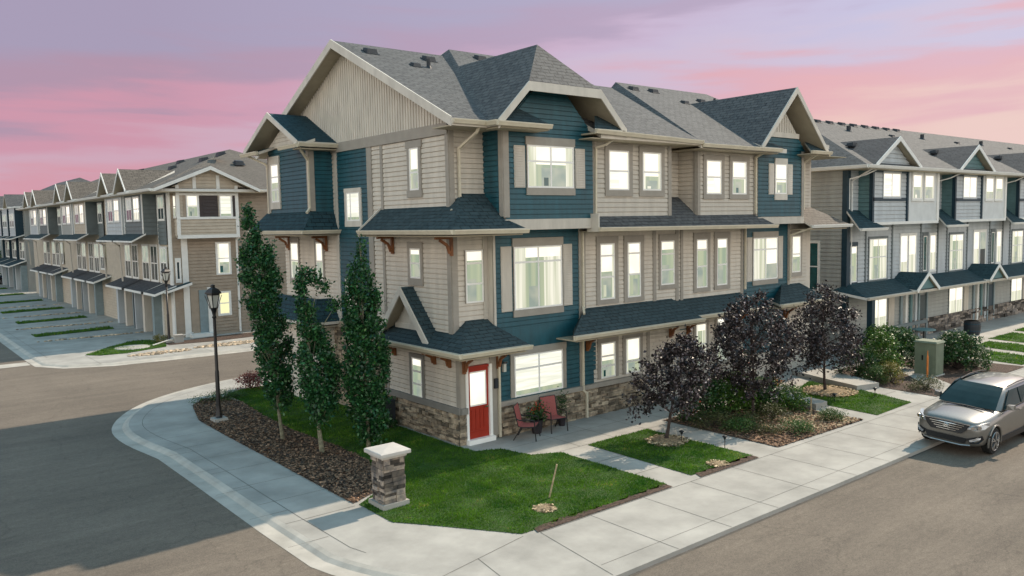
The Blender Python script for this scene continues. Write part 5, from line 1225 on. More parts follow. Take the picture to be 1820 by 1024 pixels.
def shrub(loc, r, h, m, label, group=None, n=2600, size=.035, spiky=False, flowers=None, cat='shrub', name='shrub', ry=None, up=0):
    x, y = loc; T = empty(name, (x, y, 0), label, cat, group); ry = ry or r
    nc = max(14, int(n/45)); a = rng.uniform(0, 6.283, nc); t = rng.uniform(0, 1, nc)**.8; q = np.sqrt(rng.uniform(.2, 1, nc))
    rad = np.sqrt(np.clip(1-(t*1.0-.15)**2*1.25, .05, 1)); lump = 1+.18*np.sin(a*3+x)
    C = np.stack([x+np.cos(a)*q*rad*r*lump, y+np.sin(a)*q*rad*ry*lump, up+.04+t*h], 1)
    k = n//nc; sp = min(.11, r*.22); pts = np.repeat(C, k, 0)+rng.normal(size=(nc*k, 3))*np.array([sp, sp, sp*.7]); pts[:, 2] = np.abs(pts[:, 2])+.01
    mb = MB()
    for c in C[::4]: mb.tube([(x, y, 0), (x+(c[0]-x)*.5, y+(c[1]-y)*.5, c[2]*.6), tuple(c)], [.018, .012, .005], 4)
    mb.build('stem', 'bark_dark', T)
    leaf_cloud('foliage', pts, size, m, T, .8, .35 if spiky else .6)
    if flowers:
        fm, fn, fs = flowers; i = rng.choice(len(pts), fn); F = pts[i]*1.0; F[:, 2] = np.maximum(F[:, 2], h*.45)+.04; leaf_cloud('flower', F, fs, fm, T, 1.2, .9)
    return T
GJ = 'low junipers in the front bed'
shrub((22.05, 13.45), .48, .28, 'juniper', 'low bright green juniper nearest the front pavement', GJ, 1900, .03, True)
shrub((24.1, 13.5), .42, .26, 'juniper', 'low green juniper beside the narrow path at the bed corner', GJ, 1600, .03, True)
shrub((20.7, 15.6), .75, .35, 'juniper_brown', 'brown green juniper mat at the left end of the mulch bed', GJ, 2200, .03, True)
shrub((22.9, 14.85), .55, .4, 'juniper_brown', 'brown green juniper right in front of the largest purple tree', GJ, 1900, .03, True)
shrub((21.6, 15.0), .5, .32, 'juniper_brown', 'flat brown green juniper between two others left of the big purple trunk', GJ, 1700, .03, True)
shrub((23.6, 16.0), .85, 1.0, 'shrub_dark', 'leafy green shrub under the right side of the largest purple tree', None, 3800, .045)
shrub((21.6, 16.5), .75, 1.2, 'shrub_dark', 'dark shrub under the left side of the largest purple tree', None, 3000, .045)
shrub((20.75, 16.5), .42, .55, 'shrub_dark', 'small shrub with red flowers beside the patio path', None, 1100, .035, flowers=('flower_red', 60, .035))
shrub((20.9, 14.7), .55, .3, 'juniper', 'flat green juniper beside the second path', GJ, 1900, .03, True)
shrub((21.2, 13.9), .4, .22, 'juniper_brown', 'small brown juniper close to the front pavement and the second path', GJ, 1100, .03, True)
shrub((22.4, 16.3), .9, 1.3, 'shrub_leaf', 'tall leafy shrub right behind the largest purple trunk', None, 4200, .045)
shrub((24.5, 16.5), .7, .8, 'shrub_leaf', 'mid green shrub against the raised slab', None, 2600, .045)
shrub((24.4, 15.2), .5, .7, 'shrub_leaf', 'mid green shrub beside the lower step', None, 1900, .04)
shrub((31.3, 16.4), .8, 1.15, 'shrub_dark', 'dark grassy shrub between the raised slab and the tall hydrangea', None, 3600, .05, True)
shrub((32.3, 15.9), .75, 1.75, 'shrub_leaf', 'tallest pale green shrub left of the utility box', None, 4200, .045)
shrub((31.2, 15.0), .42, .75, 'shrub_yellow', 'yellow green spiky shrub in front of the tallest pale shrub', None, 1800, .035, True)
shrub((30.6, 15.3), .5, .6, 'juniper', 'low dark juniper at the foot of the raised slab', None, 1800, .03, True)
shrub((30.9, 13.55), .85, .36, 'juniper_brown', 'flat brown juniper beside the parked car', None, 2600, .03, True, ry=.5)
shrub((34.9, 16.6), 1.25, 1.5, 'shrub_dark', 'broad leafy shrub behind the green utility box', None, 5200, .055)
shrub((36.6, 18.1), 1.1, 1.35, 'shrub_leaf', 'bright hedge shrub against the grey row', None, 4200, .05)
shrub((39.0, 18.6), 1.0, 1.0, 'shrub_leaf', 'bright hedge shrub by the teal patio table', None, 3200, .05, flowers=('flower_white', 50, .04))
shrub((35.9, 14.45), 1.15, 1.45, 'shrub_dark', 'big dark shrub with cream flowers right of the utility box', None, 6500, .05, flowers=('flower_white', 130, .05))
shrub((37.4, 14.9), .9, 1.1, 'shrub_dark', 'rounded dark shrub next to the grey row lawns', None, 3600, .05, flowers=('flower_white', 60, .045))
shrub((27.0, 17.6), .4, .4, 'shrub_dark', 'small shrub with orange flowers seen past the purple trees', None, 800, .04, flowers=('flower_orange', 70, .045))
shrub((25.6, 17.8), .3, 1.5, 'shrub_dark', 'slim shrub with one red bloom by the far porch', None, 900, .04, flowers=('flower_red', 40, .05))
shrub((12.15, 32.0), .55, .55, 'shrub_red', 'reddish shrub at the far end of the side lawn', None, 1900, .035)
shrub((10.5, 30.9), 1.0, .2, 'juniper', 'flat green juniper mat behind the lamp post', None, 2600, .03, True, ry=.6)
shrub((13.1, 22.6), .3, .25, 'shrub_dark', 'tiny shrub at the stone wall behind the aspens', None, 500, .035)
shrub((13.35, 49.0), .5, .35, 'shrub_yellow', 'dry grassy tuft at the base of the far lamp post', None, 700, .05, True)
for i, (x, y, r_, h) in enumerate(((12.3, 123, 2.0, 5.5), (8.5, 150, 5, 9), (-6, 118, 5, 8))):
    T = empty('street_tree', (x, y, 0), ('dark green street tree at the far left edge', 'tall dark tree behind the farthest house', 'round dark tree beyond the left edge')[i], 'tree', 'dark trees at the far left')
    C = np.array([(x, y, h*.62)])+rng.normal(size=(160, 3))*np.array([r_*.38, r_*.38, h*.17]); pts = np.repeat(C, 28, 0)+rng.normal(size=(160*28, 3))*.4
    branchy(T, (x, y, 0), [tuple(c) for c in C[::14]], .22, 'bark_dark', top=(x, y, h*.8)); leaf_cloud('crown', pts, .2, 'far_green', T)

# ============================================================ OBJECTS
def street_lamp(loc, H, label, rz=0, zb=0.0):
    x, y = loc; T = empty('street_lamp', (x, y, zb), label, 'lamp post', 'black lantern lamp posts')
    mb = MB(); mb.hexa([(x-.24, y-.24, zb), (x+.24, y-.24, zb), (x+.24, y+.24, zb), (x-.24, y+.24, zb), (x-.22, y-.22, zb+.13), (x+.22, y-.22, zb+.13), (x+.22, y+.22, zb+.13), (x-.22, y+.22, zb+.13)]); mb.build('footing', 'concrete', T)
    mb = MB(); mb.lathe((x, y, zb+.13), [(.11, 0), (.11, .12), (.085, .2), (.072, .5), (.068, H*.35), (.055, H*.36), (.05, H*.74), (.05, H-1.15), (.075, H-1.12), (.05, H-1.05), (.07, H-.93), (.115, H-.80)], 14); mb.build('pole', 'black_metal', T, True)
    mb = MB(); z = zb+.13+H-.80; r0, r1 = .10, .175; h = .46; rots = [math.pi/4*1+math.pi/2*k+.3 for k in range(4)]
    c0 = [(x+math.cos(t)*r0, y+math.sin(t)*r0, z) for t in rots]; c1 = [(x+math.cos(t)*r1*1.15, y+math.sin(t)*r1*1.15, z+h) for t in rots]
    for a, b in zip(c0, c1): mb.bar(a, b, .025, .025)
    for k in range(4): mb.bar(c0[k], c0[(k+1) % 4], .025, .03); mb.bar(c1[k], c1[(k+1) % 4], .03, .04)
    for k in range(4):   # little outer scroll bars
        t = rots[k]; mb.bar((x+math.cos(t)*.12, y+math.sin(t)*.12, z-.02), (x+math.cos(t)*.27, y+math.sin(t)*.27, z+h*.95), .018, .018)
    cage = mb.build('lantern', 'black_metal', T)
    mb = MB(); q0 = [(p[0]*.93+x*.07, p[1]*.93+y*.07, p[2]+.01) for p in c0]; q1 = [(p[0]*.93+x*.07, p[1]*.93+y*.07, p[2]) for p in c1]
    for k in range(4): mb.poly([q0[k], q0[(k+1) % 4], q1[(k+1) % 4], q1[k]])
    mb.build('glass', 'lamp_glass', cage)
    mb = MB(); n = 4; zt = z+h+.02
    rings = [(.27, 0), (.265, .05), (.17, .16), (.10, .20), (.07, .215), (.07, .30), (.02, .32)]
    for (ra, za), (rb, zb2) in zip(rings[:-1], rings[1:]):
        for k in range(4):
            t, t2 = rots[k], rots[(k+1) % 4]
            mb.poly([(x+math.cos(t)*ra, y+math.sin(t)*ra, zt+za), (x+math.cos(t2)*ra, y+math.sin(t2)*ra, zt+za), (x+math.cos(t2)*rb, y+math.sin(t2)*rb, zt+zb2), (x+math.cos(t)*rb, y+math.sin(t)*rb, zt+zb2)])
    mb.poly([(x+math.cos(t)*.27, y+math.sin(t)*.27, zt) for t in rots]); mb.build('lamp_cap', 'black_metal', T)
street_lamp((9.24, 27.4), 4.55, 'near black lantern lamp post standing in the bark mulch bed')
street_lamp((13.75, 48.6), 4.25, 'far black lantern lamp post at the tan row corner')
mb = MB(); mb.box(13.9, 47.9, 0, 14.35, 48.3, .42); mb.prism([(13.86, 47.86, .42), (14.39, 47.86, .42), (14.39, 48.34, .42), (13.86, 48.34, .42)], (0, 0, .04)); tag(mb.build('concrete_block', 'concrete'), 'low concrete block at the foot of the far lamp post', 'block')
mb = MB(); mb.bar((12.6, 47.7, .06), (14.7, 48.7, .35), .05, .05); mb.bar((14.7, 48.7, .35), (15.3, 49.2, .35), .05, .05); tag(mb.build('handrail', 'white_trim'), 'low white rail leaning beside the far lamp post', 'rail')

def pillar():
    T = empty('stone_pillar', (9.38, 16.35, 0), 'short square stone pillar with a pale concrete cap on the lawn corner', 'pillar')
    x0, x1, y0, y1 = 9.08, 9.68, 16.05, 16.65
    mb = MB(); mb.box(x0-.05, y0-.05, 0, x1+.05, y1+.05, .13); mb.build('base', 'concrete', T)
    mb = MB(); mb.box(x0+.05, y0+.05, .13, x1-.05, y1-.05, 1.22, 1)
    for fr, a0, a1 in ((FR(y0+.06), x0+.03, x1-.03), (LF(x0+.06), y0+.03, y1-.03), (RF(x1-.06), y0+.03, y1-.03), ((lambda a, z, d=0: (a, y1-.06+d, z)), x0+.03, x1-.03)): stones(mb, fr, a0, a1, .13, 1.2, .05, .17, .1, .32, .03, .085)
    mb.build('shaft', ['stone_grey', 'mortar'], T)
    bm = bmesh.new(); c = .12
    def ring(e, z): return [bm.verts.new(p) for p in ((x0-e-9.38, y0-e-16.35, z), (x1+e-9.38, y0-e-16.35, z), (x1+e-9.38, y1+e-16.35, z), (x0-e-9.38, y1+e-16.35, z))]
    rr = [ring(.02, 1.19), ring(.03, 1.24), ring(.09, 1.25), ring(.10, 1.27), ring(.10, 1.335), ring(.085, 1.35)]; top = bm.verts.new((0, 0, 1.395))
    bm.faces.new(list(reversed(rr[0])))
    for a, b in zip(rr[:-1], rr[1:]):
        for k in range(4): bm.faces.new((a[k], a[(k+1) % 4], b[(k+1) % 4], b[k]))
    for k in range(4): bm.faces.new((rr[-1][k], rr[-1][(k+1) % 4], top))
    me = bpy.data.meshes.new('cap'); bm.to_mesh(me); bm.free(); me.materials.append(MATS['cap']); o = bpy.data.objects.new('cap', me); COL.objects.link(o); o.parent = T
pillar()

def chair(loc, rz, label):
    T = empty('patio_chair', (loc[0], loc[1], .0), label, 'chair', 'red sling patio chairs'); T.rotation_euler = (0, 0, rz); T['_o'] = (0.0, 0.0, 0.0)
    # local: faces -Y
    W = .29
    mb = MB(); n = 8
    seat = [(-.27+.0, .44), (-.2, .425), (-.05, .41), (.12, .405), (.24, .42)]
    back = [(.24, .42), (.27, .5), (.31, .7), (.355, .9), (.39, 1.02)]
    def strip(prof, w, m_):
        b = MB()
        for (y0, z0), (y1, z1) in zip(prof[:-1], prof[1:]):
            nv = Vector((0, -(z1-z0), (y1-y0))).normalized()*.012
            for s in (1,): b.hexa([(-w, y0, z0), (w, y0, z0), (w, y1, z1), (-w, y1, z1), (-w, y0+nv.y, z0+nv.z), (w, y0+nv.y, z0+nv.z), (w, y1+nv.y, z1+nv.z), (-w, y1+nv.y, z1+nv.z)])
        return b
    strip(seat, W-.02, 0).build('seat', 'sling_red', T); strip(back, W-.02, 0).build('backrest', 'sling_red', T)
    for s in (-1, 1):
        mb = MB(); x = s*W
        mb.tube([(x, -.27, .43), (x, .1, .40), (x, .25, .43), (x, .39, 1.03)], .016, 6); mb.tube([(x, -.25, .62), (x, -.05, .64), (x, .2, .62), (x, .3, .66)], .018, 6)
        mb.build('arm_frame', 'black_metal', T)
        for nm, P in (('front', [(x, -.25, .62), (x*1.02, -.27, .3), (x*1.06, -.3, 0)]), ('rear', [(x, .16, .41), (x*1.02, .28, .2), (x*1.06, .40, 0)])):
            mb = MB(); mb.tube(P, .018, 6); mb.build('leg', 'black_metal', T)
    mb = MB(); mb.tube([(-W, .39, 1.03), (W, .39, 1.03)], .016, 6); mb.build('top_bar', 'black_metal', T); mb = MB(); mb.tube([(-W, -.27, .43), (W, -.27, .43)], .016, 6); mb.build('front_bar', 'black_metal', T)
    return T
chair((15.55, 18.55), R(38), 'red sling patio chair left of the flower pot')
chair((16.75, 18.7), R(-8), 'red sling patio chair right of the flower pot')
T = empty('flower_pot', (16.15, 18.85, 0), 'dark flower pot with red blooms between the two patio chairs', 'flower pot')
mb = MB(); mb.lathe((16.15, 18.85, 0), [(.14, 0), (.15, .05), (.2, .42), (.22, .44), (.19, .44), (.17, .38), (.01, .38)], 14); mb.build('pot', 'plant_pot', T)
C = np.array([(16.15, 18.85, .66)])+rng.normal(size=(700, 3))*np.array([.15, .14, .13]); leaf_cloud('foliage', C, .035, 'shrub_dark', T); C = np.array([(16.13, 18.8, .8)])+rng.normal(size=(60, 3))*np.array([.10, .09, .08]); leaf_cloud('flower', C, .035, 'flower_red', T)
T = empty('potted_plant', (17.35, 19.0, 0), 'dark spindly potted plant right of the patio chairs', 'plant')
mb = MB(); mb.lathe((17.35, 19.0, 0), [(.10, 0), (.14, .24), (.12, .24), (.01, .2)], 12); mb.build('pot', 'plant_pot', T)
C = np.array([(17.35, 19.0, .72)])+rng.normal(size=(350, 3))*np.array([.12, .08, .2]); leaf_cloud('foliage', C, .03, 'shrub_dark', T)
# tilted stake in the lawn
T = empty('wooden_stake', (12.45, 14.1, 0), 'weathered wooden stake leaning in the corner lawn', 'stake'); T['_o'] = (12.45, 14.1, 0)
mb = MB(); mb.bar((12.42, 14.13, -.1), (12.62, 14.02, .82), .045, .03); mb.build('stake', 'stake_wood', T)
tag(T, 'weathered wooden stake leaning in the corner lawn', 'stake')
mb = MB(); mb.bar((24.25, 14.3, -.05), (24.25, 14.32, .62), .03, .03); tag(mb.build('garden_stake', 'stake_wood'), 'thin pale garden stake beside the low step', 'stake')
# solar path lights
def path_light(x, y, label):
    T = empty('path_light', (x, y, 0), label, 'garden light', 'small black garden lights')
    mb = MB(); mb.tube([(x, y, 0), (x, y, .26)], .012, 6); mb.build('stem', 'black_metal', T)
    mb = MB(); mb.lathe((x, y, .26), [(.03, 0), (.045, .06), (.085, .07), (.06, .1), (.01, .115)], 10); mb.build('lamp_head', 'black_metal', T)
path_light(18.55, 15.1, 'small black garden light right of the first purple trunk'); path_light(19.0, 13.9, 'small black garden light at the edge of the second path'); path_light(28.3, 14.2, 'small black garden light on the far small lawn'); path_light(26.4, 14.7, 'small black garden light beside the tan bark ring')
# utility box with marker post
T = empty('utility_box', (33.9, 14.75, 0), 'pale green metal utility box between the shrubs', 'utility box')
mb = MB(); mb.box(33.5, 14.3, 0, 34.3, 15.25, .06); mb.build('pad', 'concrete', T)
mb = MB(); mb.box(33.55, 14.35, .06, 34.25, 15.2, 1.36); mb.hexa([(33.5, 14.3, 1.36), (34.3, 14.3, 1.36), (34.3, 15.25, 1.36), (33.5, 15.25, 1.36), (33.55, 14.35, 1.43), (34.25, 14.35, 1.43), (34.25, 15.2, 1.43), (33.55, 15.2, 1.43)]); mb.fbox(LF(33.55), 14.77, 14.79, .1, 1.32, .0, .006); mb.build('cabinet', 'utility_green', T)
mb = MB(); mb.fbox(LF(33.55), 14.85, 14.9, .65, .85, .0, .04); mb.build('handle', 'black_metal', T)
mb = MB(); mb.tube([(33.15, 14.5, 0), (33.15, 14.5, .85), (33.15, 14.5, .93), (33.15, 14.5, 1.12)], [.04, .04, .022, .012], 8); tag(mb.build('marker_post', 'marker_orange'), 'orange marker post with a pointed top in front of the utility box', 'post')
def barrel(x, y, label, m='vent_black', r=.42, h=.75):
    T = empty('barrel_planter', (x, y, 0), label, 'planter')
    mb = MB(); mb.lathe((x, y, 0), [(r*.85, 0), (r*.97, h*.3), (r, h*.6), (r*.95, h), (r*.85, h), (r*.8, h*.9), (.01, h*.9)], 18); mb.build('tub', m, T, False)
    mb = MB(); mb.lathe((x, y, h*.25), [(r*1.0, 0), (r*1.02, .03), (r*1.0, .06)], 18); mb.lathe((x, y, h*.75), [(r*1.0, 0), (r*1.02, .03), (r*1.0, .06)], 18); mb.build('hoop', 'navy_trim', T)
barrel(46.9, 18.2, 'dark round tub on the walk by the grey row')
T = empty('patio_table', (42.0, 18.6, 0), 'round teal patio table in front of the grey row porch', 'table')
mb = MB(); mb.lathe((42, 18.6, .7), [(.55, 0), (.56, .02), (.55, .05), (.01, .06)], 18); mb.build('tabletop', 'teal_siding', T); mb = MB(); mb.lathe((42, 18.6, 0), [(.25, 0), (.25, .04), (.04, .06), (.04, .7)], 10); mb.build('pedestal', 'black_metal', T)
mb = MB(); mb.bar((38.4, 18.9, 1.05), (43.0, 18.9, 1.05), .1, .16)
for a in np.arange(38.5, 43.1, 1.1): mb.bar((a, 18.9, 0), (a, 18.9, 1.05), .07, .07)
mb.bar((38.4, 18.9, .55), (43.0, 18.9, .55), .05, .08); tag(mb.build('porch_railing', 'slate_siding'), 'slate grey porch railing in front of the grey row', 'railing')
T = empty('air_conditioner', (13.1, 23.1, 0), 'dark air conditioning unit against the side stone wall', 'air conditioner')
mb = MB(); mb.box(12.8, 22.75, .05, 13.4, 23.4, .85); mb.build('casing', 'vent_black', T); mb = MB(); mb.lathe((13.1, 23.07, .85), [(.27, 0), (.27, .03), (.01, .04)], 14); mb.build('fan_grille', 'navy_trim', T)
mb = MB()
for z in np.arange(.15, .8, .07): mb.box(12.785, 22.8, z, 12.8, 23.35, z+.02)
mb.build('louvre', 'navy_trim', T)

# ============================================================ CARS
def boolean_cut(obj, cutters):
    dg = None
    for c in cutters:
        md = obj.modifiers.new('cut', 'BOOLEAN'); md.operation = 'DIFFERENCE'; md.object = c; md.solver = 'EXACT'
    bpy.context.view_layer.update(); dg = bpy.context.evaluated_depsgraph_get()
    me = bpy.data.meshes.new_from_object(obj.evaluated_get(dg)); obj.modifiers.clear(); obj.data = me
    for c in cutters: bpy.data.objects.remove(c, do_unlink=True)
def suv(loc, rz, label, paint='car_paint', zb=RZ, group=None, roll=0.0):
    """local: nose toward -X, length 4.7, width 1.88, height 1.69"""
    T = empty('parked_car', (loc[0], loc[1], zb), label, 'car', group); T.rotation_euler = (roll, 0, rz); T.scale = (1, 1, 1.035); T['_o'] = (0.0, 0.0, 0.0)
    # body stations: x, list of (y, z) from sill centre to bonnet centre
    def st(x, zb_, w0, w1, w2, z1, z2, wt, zt, zc):
        return [(x, 0, zb_), (x, w0, zb_), (x, w1, zb_+.14), (x, w2, z1), (x, w2*.99, z2), (x, wt, zt), (x, wt*.55, zc-.005), (x, 0, zc)]
    S = [st(.02, .30, .45, .62, .66, .52, .72, .52, .86, .90),
         st(.10, .25, .60, .76, .80, .55, .76, .66, .92, .95),
         st(.30, .22, .72, .86, .88, .58, .80, .76, .95, 1.00),
         st(.62, .20, .78, .90, .93, .60, .84, .82, .985, 1.045),
         st(1.0, .20, .80, .91, .94, .62, .88, .84, 1.02, 1.085),
         st(1.38, .20, .80, .91, .94, .62, .92, .85, 1.06, 1.12),
         st(2.0, .20, .80, .91, .935, .62, .94, .86, 1.10, 1.12),
         st(2.9, .20, .80, .91, .935, .62, .97, .86, 1.13, 1.14),
         st(3.7, .22, .80, .91, .935, .64, 1.0, .86, 1.16, 1.17),
         st(4.25, .26, .76, .89, .92, .66, 1.02, .84, 1.18, 1.19),
         st(4.55, .32, .70, .84, .87, .68, 1.0, .80, 1.15, 1.17),
         st(4.68, .40, .60, .76, .80, .68, .98, .74, 1.08, 1.10)]
    bm = bmesh.new(); rows = []
    for s in S:
        half = [bm.verts.new(p) for p in s]; other = [bm.verts.new((p[0], -p[1], p[2])) for p in s[1:-1]]
        rows.append(half+list(reversed(other)))
    n = len(rows[0])
    for a, b in zip(rows[:-1], rows[1:]):
        for k in range(n): bm.faces.new((a[k], a[(k+1) % n], b[(k+1) % n], b[k]))
    bm.faces.new(list(reversed(rows[0]))); bm.faces.new(rows[-1])
    bmesh.ops.recalc_face_normals(bm, faces=bm.faces)
    me = bpy.data.meshes.new('body'); bm.to_mesh(me); bm.free(); me.materials.append(MATS[paint]); me.materials.append(MATS['car_dark'])
    body = bpy.data.objects.new('body', me); COL.objects.link(body); body.parent = None
    sb = body.modifiers.new('s', 'SUBSURF'); sb.levels = sb.render_levels = 2
    bpy.context.view_layer.update(); me2 = bpy.data.meshes.new_from_object(body.evaluated_get(bpy.context.evaluated_depsgraph_get())); body.modifiers.clear(); body.data = me2
    cut = []
    for wx in (.92, 3.65):
        for s in (-1, 1):
            c = MB(); c.tube([(wx, s*.62, .36), (wx, s*1.2, .36)], .415, 28); cut.append(c.build('cutter', 'car_dark'))
    boolean_cut(body, cut)
    for p in body.data.polygons: p.use_smooth = True
    body.parent = T
    # greenhouse
    def gh(x, w, z): return (x, w, z)
    base = [(1.22, .80, 1.06), (1.75, .86, 1.08), (2.9, .875, 1.12), (3.7, .87, 1.15), (4.35, .82, 1.18), (4.62, .72, 1.16)]
    mid = [(1.80, .73, 1.40), (2.12, .765, 1.42), (2.95, .775, 1.45), (3.7, .765, 1.46), (4.28, .72, 1.46), (4.5, .64, 1.42)]
    top = [(2.10, .60, 1.575), (2.30, .63, 1.60), (3.0, .655, 1.64), (3.65, .645, 1.635), (4.1, .60, 1.61), (4.36, .52, 1.575)]
    crown = [(2.16, 0, 1.61), (2.35, 0, 1.645), (3.0, 0, 1.685), (3.65, 0, 1.68), (4.1, 0, 1.65), (4.40, 0, 1.60)]
    bm = bmesh.new()
    L_ = {}
    for nm, arr in (('b', base), ('m', mid), ('t', top)):
        for s in (1, -1): L_[nm, s] = [bm.verts.new((x, y*s, z)) for x, y, z in arr]
    cr = [bm.verts.new(p) for p in crown]; bf = bm.verts.new((1.10, 0, 1.08)); mf = bm.verts.new((1.74, 0, 1.42)); br_ = bm.verts.new((4.68, 0, 1.16)); mr_ = bm.verts.new((4.55, 0, 1.44))
    for s in (1, -1):
        for i in range(5):
            bm.faces.new((L_['b', s][i], L_['b', s][i+1], L_['m', s][i+1], L_['m', s][i])); bm.faces.new((L_['m', s][i], L_['m', s][i+1], L_['t', s][i+1], L_['t', s][i])); bm.faces.new((L_['t', s][i], L_['t', s][i+1], cr[i+1], cr[i]))
        bm.faces.new((bf, L_['b', s][0], L_['m', s][0], mf)); bm.faces.new((mf, L_['m', s][0], L_['t', s][0], cr[0])); bm.faces.new((br_, L_['b', s][5], L_['m', s][5], mr_)); bm.faces.new((mr_, L_['m', s][5], L_['t', s][5], cr[5]))
    bmesh.ops.recalc_face_normals(bm, faces=bm.faces)
    me = bpy.data.meshes.new('cabin'); bm.to_mesh(me); bm.free(); me.materials.append(MATS[paint]); o = bpy.data.objects.new('cabin', me); COL.objects.link(o); o.parent = T
    for p in me.polygons: p.use_smooth = True
    sb = o.modifiers.new('s', 'SUBSURF'); sb.levels = sb.render_levels = 1
    # glass patches a little proud of the cabin
    def patch(name, pts, m='car_glass', off=.035, parent=T):
        mb = MB(); v = [Vector(p) for p in pts]; nn = (v[1]-v[0]).cross(v[-1]-v[0]).normalized(); cen = sum(v, Vector())/len(v)
        if nn.dot(cen-Vector((3.0, 0, 1.0))) < 0: nn = -nn
        q = [p+nn*off for p in v]; mb.prism(q, nn*-.03); return mb.build(name, m, parent)
    mb = MB(); cols = []
    for t in np.linspace(-1, 1, 9):
        c = []
        for h in np.linspace(0, 1, 5):
            xw = 1.16+(2.10-1.16)*h; y = t*(.77-.17*h); z = 1.10+(1.575-1.10)*h+.035*math.sin(h*math.pi)+.02; xx = xw+.10*abs(t)**2.2-.03
            c.append((xx, y, z+.015*(1-t*t)))
        cols.append(c)
    for a, b in zip(cols[:-1], cols[1:]):
        for i in range(4): mb.poly([a[i], b[i], b[i+1], a[i+1]])
    mb.build('windscreen', 'car_glass', T, True)
    for s in (1, -1):
        patch('side_window', [(1.55, s*.855, 1.10), (2.62, s*.885, 1.15), (2.62, s*.74, 1.55), (2.18, s*.71, 1.53)]); patch('side_window', [(2.70, s*.885, 1.15), (3.62, s*.88, 1.18), (3.60, s*.735, 1.555), (2.70, s*.745, 1.555)]); patch('side_window', [(3.70, s*.88, 1.19), (4.36, s*.80, 1.27), (4.20, s*.70, 1.50), (3.70, s*.735, 1.55)])
        mb = MB(); mb.hexa([(1.62, s*.90, 1.10), (1.80, s*.90, 1.10), (1.80, s*1.10, 1.12), (1.64, s*1.08, 1.12), (1.62, s*.92, 1.24), (1.78, s*.92, 1.24), (1.78, s*1.08, 1.25), (1.66, s*1.07, 1.24)]); m_ = mb.build('mirror', paint, T); mb = MB(); mb.poly([(1.806, s*.93, 1.12), (1.806, s*1.07, 1.13), (1.79, s*1.06, 1.24), (1.79, s*.94, 1.23)]); mb.build('mirror_glass', 'car_glass', m_)
        mb = MB(); mb.tube([(2.35, s*.63, 1.60), (3.0, s*.65, 1.655), (3.7, s*.64, 1.65), (4.1, s*.60, 1.615)], .016, 6); mb.build('roof_rail', 'car_dark', T)
        for a, b in ((1.5, 2.64), (2.68, 3.5)):
            mb = MB(); mb.tube([(b-.18, s*.945, 1.0), (b-.04, s*.955, 1.01)], .02, 6); mb.build('door_handle', paint, T)
        # headlight, fog light
        mb = MB(); pts = [(.06, .50, .86), (.10, .68, .86), (.28, .83, .90), (.50, .905, .93), (.52, .90, .845), (.26, .88, .78), (.07, .70, .755), (.01, .52, .76)]
        cen = Vector((1.5, 0, .75)); v = []
        for p in pts: q = Vector((p[0], p[1]*s, p[2])); d = Vector((q.x-1.2, q.y*.5, 0)).normalized(); v.append(q+d*.03)
        mb.prism(v, Vector((.10, -.05*s, 0))); h_ = mb.build('headlight', 'headlight', T)
        mb = MB(); mb.tube([(.14, s*.80, .83), (.10, s*.82, .83)], .05, 12); mb.tube([(.05, s*.66, .80), (.02, s*.67, .80)], .04, 12); mb.build('bulb', 'chrome', h_)
        mb = MB(); v = [Vector(p) for p in ((.02, .55*s, .50), (.09, .72*s, .57), (.25, .85*s, .60), (.30, .87*s, .50), (.16, .80*s, .40), (.05, .62*s, .38))]; v = [p+Vector((p.x-1.2, p.y*.5, 0)).normalized()*.035 for p in v]; mb.prism(v, (.1, -.04*s, 0)); fb = mb.build('fog_surround', 'car_dark', T)
        mb = MB(); v = [Vector(p) for p in ((.03, .60*s, .47), (.10, .72*s, .53), (.22, .82*s, .555), (.20, .82*s, .51), (.09, .72*s, .455), (.04, .62*s, .43))]; v = [p+Vector((p.x-1.2, p.y*.5, 0)).normalized()*.05 for p in v]; mb.prism(v, (.03, -.01*s, 0)); mb.build('fog_light', 'headlight', T)
        for wx in (.92, 3.65):
            mb = MB(); mb.tube([(wx, s*.70, .36), (wx, s*.72, .36), (wx, s*.90, .36), (wx, s*.93, .36)], [.34, .36, .36, .335], 32); w_ = mb.build('wheel', 'tyre', T)
            mb = MB(); mb.tube([(wx, s*.915, .36), (wx, s*.938, .36)], [.255, .24], 28, cap=True); mb.tube([(wx, s*.93, .36), (wx, s*.952, .36)], [.055, .045], 12)
            r_ = mb.build('rim', 'car_dark', w_)
            mb = MB()
            for k in range(5):
                a = 2*math.pi*k/5+.3
                for e in (-.16, .16): mb.bar((wx+math.cos(a)*.04, s*.948, .36+math.sin(a)*.04), (wx+math.cos(a+e)*.245, s*.942, .36+math.sin(a+e)*.245), .03, .035, up=(0, 1, 0))
            mb.tube([(wx+math.cos(t)*.25, s*.942, .36+math.sin(t)*.25) for t in np.linspace(0, 2*math.pi, 25)], .013, 5); mb.build('spoke', 'rim', w_)
            mb = MB(); arc = [(wx+math.cos(t)*.43, s*.925, .36+math.sin(t)*.43) for t in np.linspace(-.25, math.pi+.25, 20)]; mb.tube(arc, .028, 6); mb.build('arch_trim', 'car_dark' if paint == 'navy_car' else paint, T)
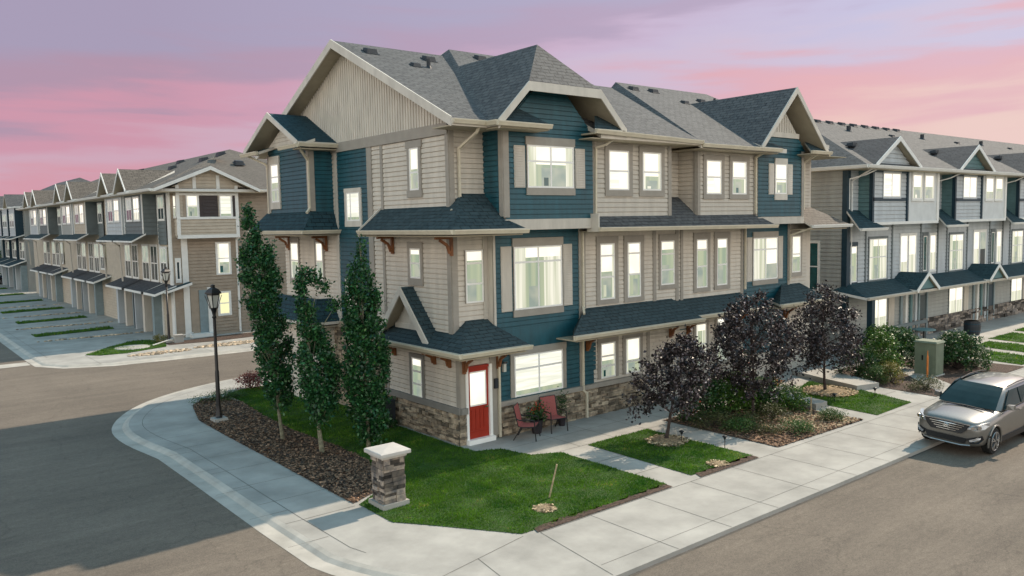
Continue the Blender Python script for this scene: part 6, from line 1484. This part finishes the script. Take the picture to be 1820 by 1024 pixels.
    # dark inner wheel housing and underbody
    mb = MB(); mb.box(.35, -.60, .22, 4.4, .60, .75); mb.build('underbody', 'car_dark', T)
    # grille, badge, lower intake, bumper strip
    mb = MB(); v = [(.045, -.60, .87), (.045, .60, .87), (.035, .52, .72), (.02, .40, .61), (.02, -.40, .61), (.035, -.52, .72)]; mb.prism([(p[0]-.06, p[1], p[2]) for p in v], (.1, 0, 0)); g_ = mb.build('grille', 'car_dark', T)
    mb = MB()
    for z, w in ((.82, .54), (.765, .50), (.705, .46), (.65, .40)):
        pp = [(-.045+.05*abs(t)**2, w*t, z+.012*(1-t*t)) for t in np.linspace(-1, 1, 9)]; mb.tube(pp, .013, 5)
    mb.build('grille_bar', 'chrome', g_)
    mb = MB(); mb.tube([(-.062, math.cos(t)*.075, .775+math.sin(t)*.042) for t in np.linspace(0, 2*math.pi, 17)], .008, 5); mb.bar((-.062, -.035, .745), (-.062, -.022, .805), .012, .012); mb.bar((-.062, .022, .745), (-.062, .035, .805), .012, .012); mb.bar((-.062, -.03, .772), (-.062, .03, .778), .012, .012); mb.build('badge', 'chrome', g_)
    mb = MB(); mb.prism([(-.01, -.56, .50), (-.01, .56, .50), (.0, .50, .36), (.0, -.50, .36)], (.1, 0, 0)); mb.build('lower_intake', 'car_dark', T)
    mb = MB(); mb.tube([(.07, -.62, .32), (.0, -.4, .30), (-.01, 0, .30), (.0, .4, .30), (.07, .62, .32)], .02, 6); mb.build('skid_strip', 'rim', T)
    mb = MB(); mb.tube([(1.05, -.55, 1.115), (1.12, 0, 1.125), (1.05, .55, 1.115)], .02, 5); mb.build('wiper', 'car_dark', T)
    mb = MB()
    for s in (1, -1): mb2 = MB(); mb2.box(1.35, s*.90-.03, .25, 3.25, s*.90+.03, .38); mb2.build('side_sill', 'car_dark', T)
    return T
suv((23.25, 9.66), R(0.0), 'beige silver SUV parked with two wheels up on the kerb', zb=-.045, roll=R(3.0))
suv((12.9, 118.5), R(5), 'dark navy car parked by the blue row, far left', 'navy_car', zb=0.0)

for o in list(bpy.data.objects):
    if '_o' in o: del o['_o']
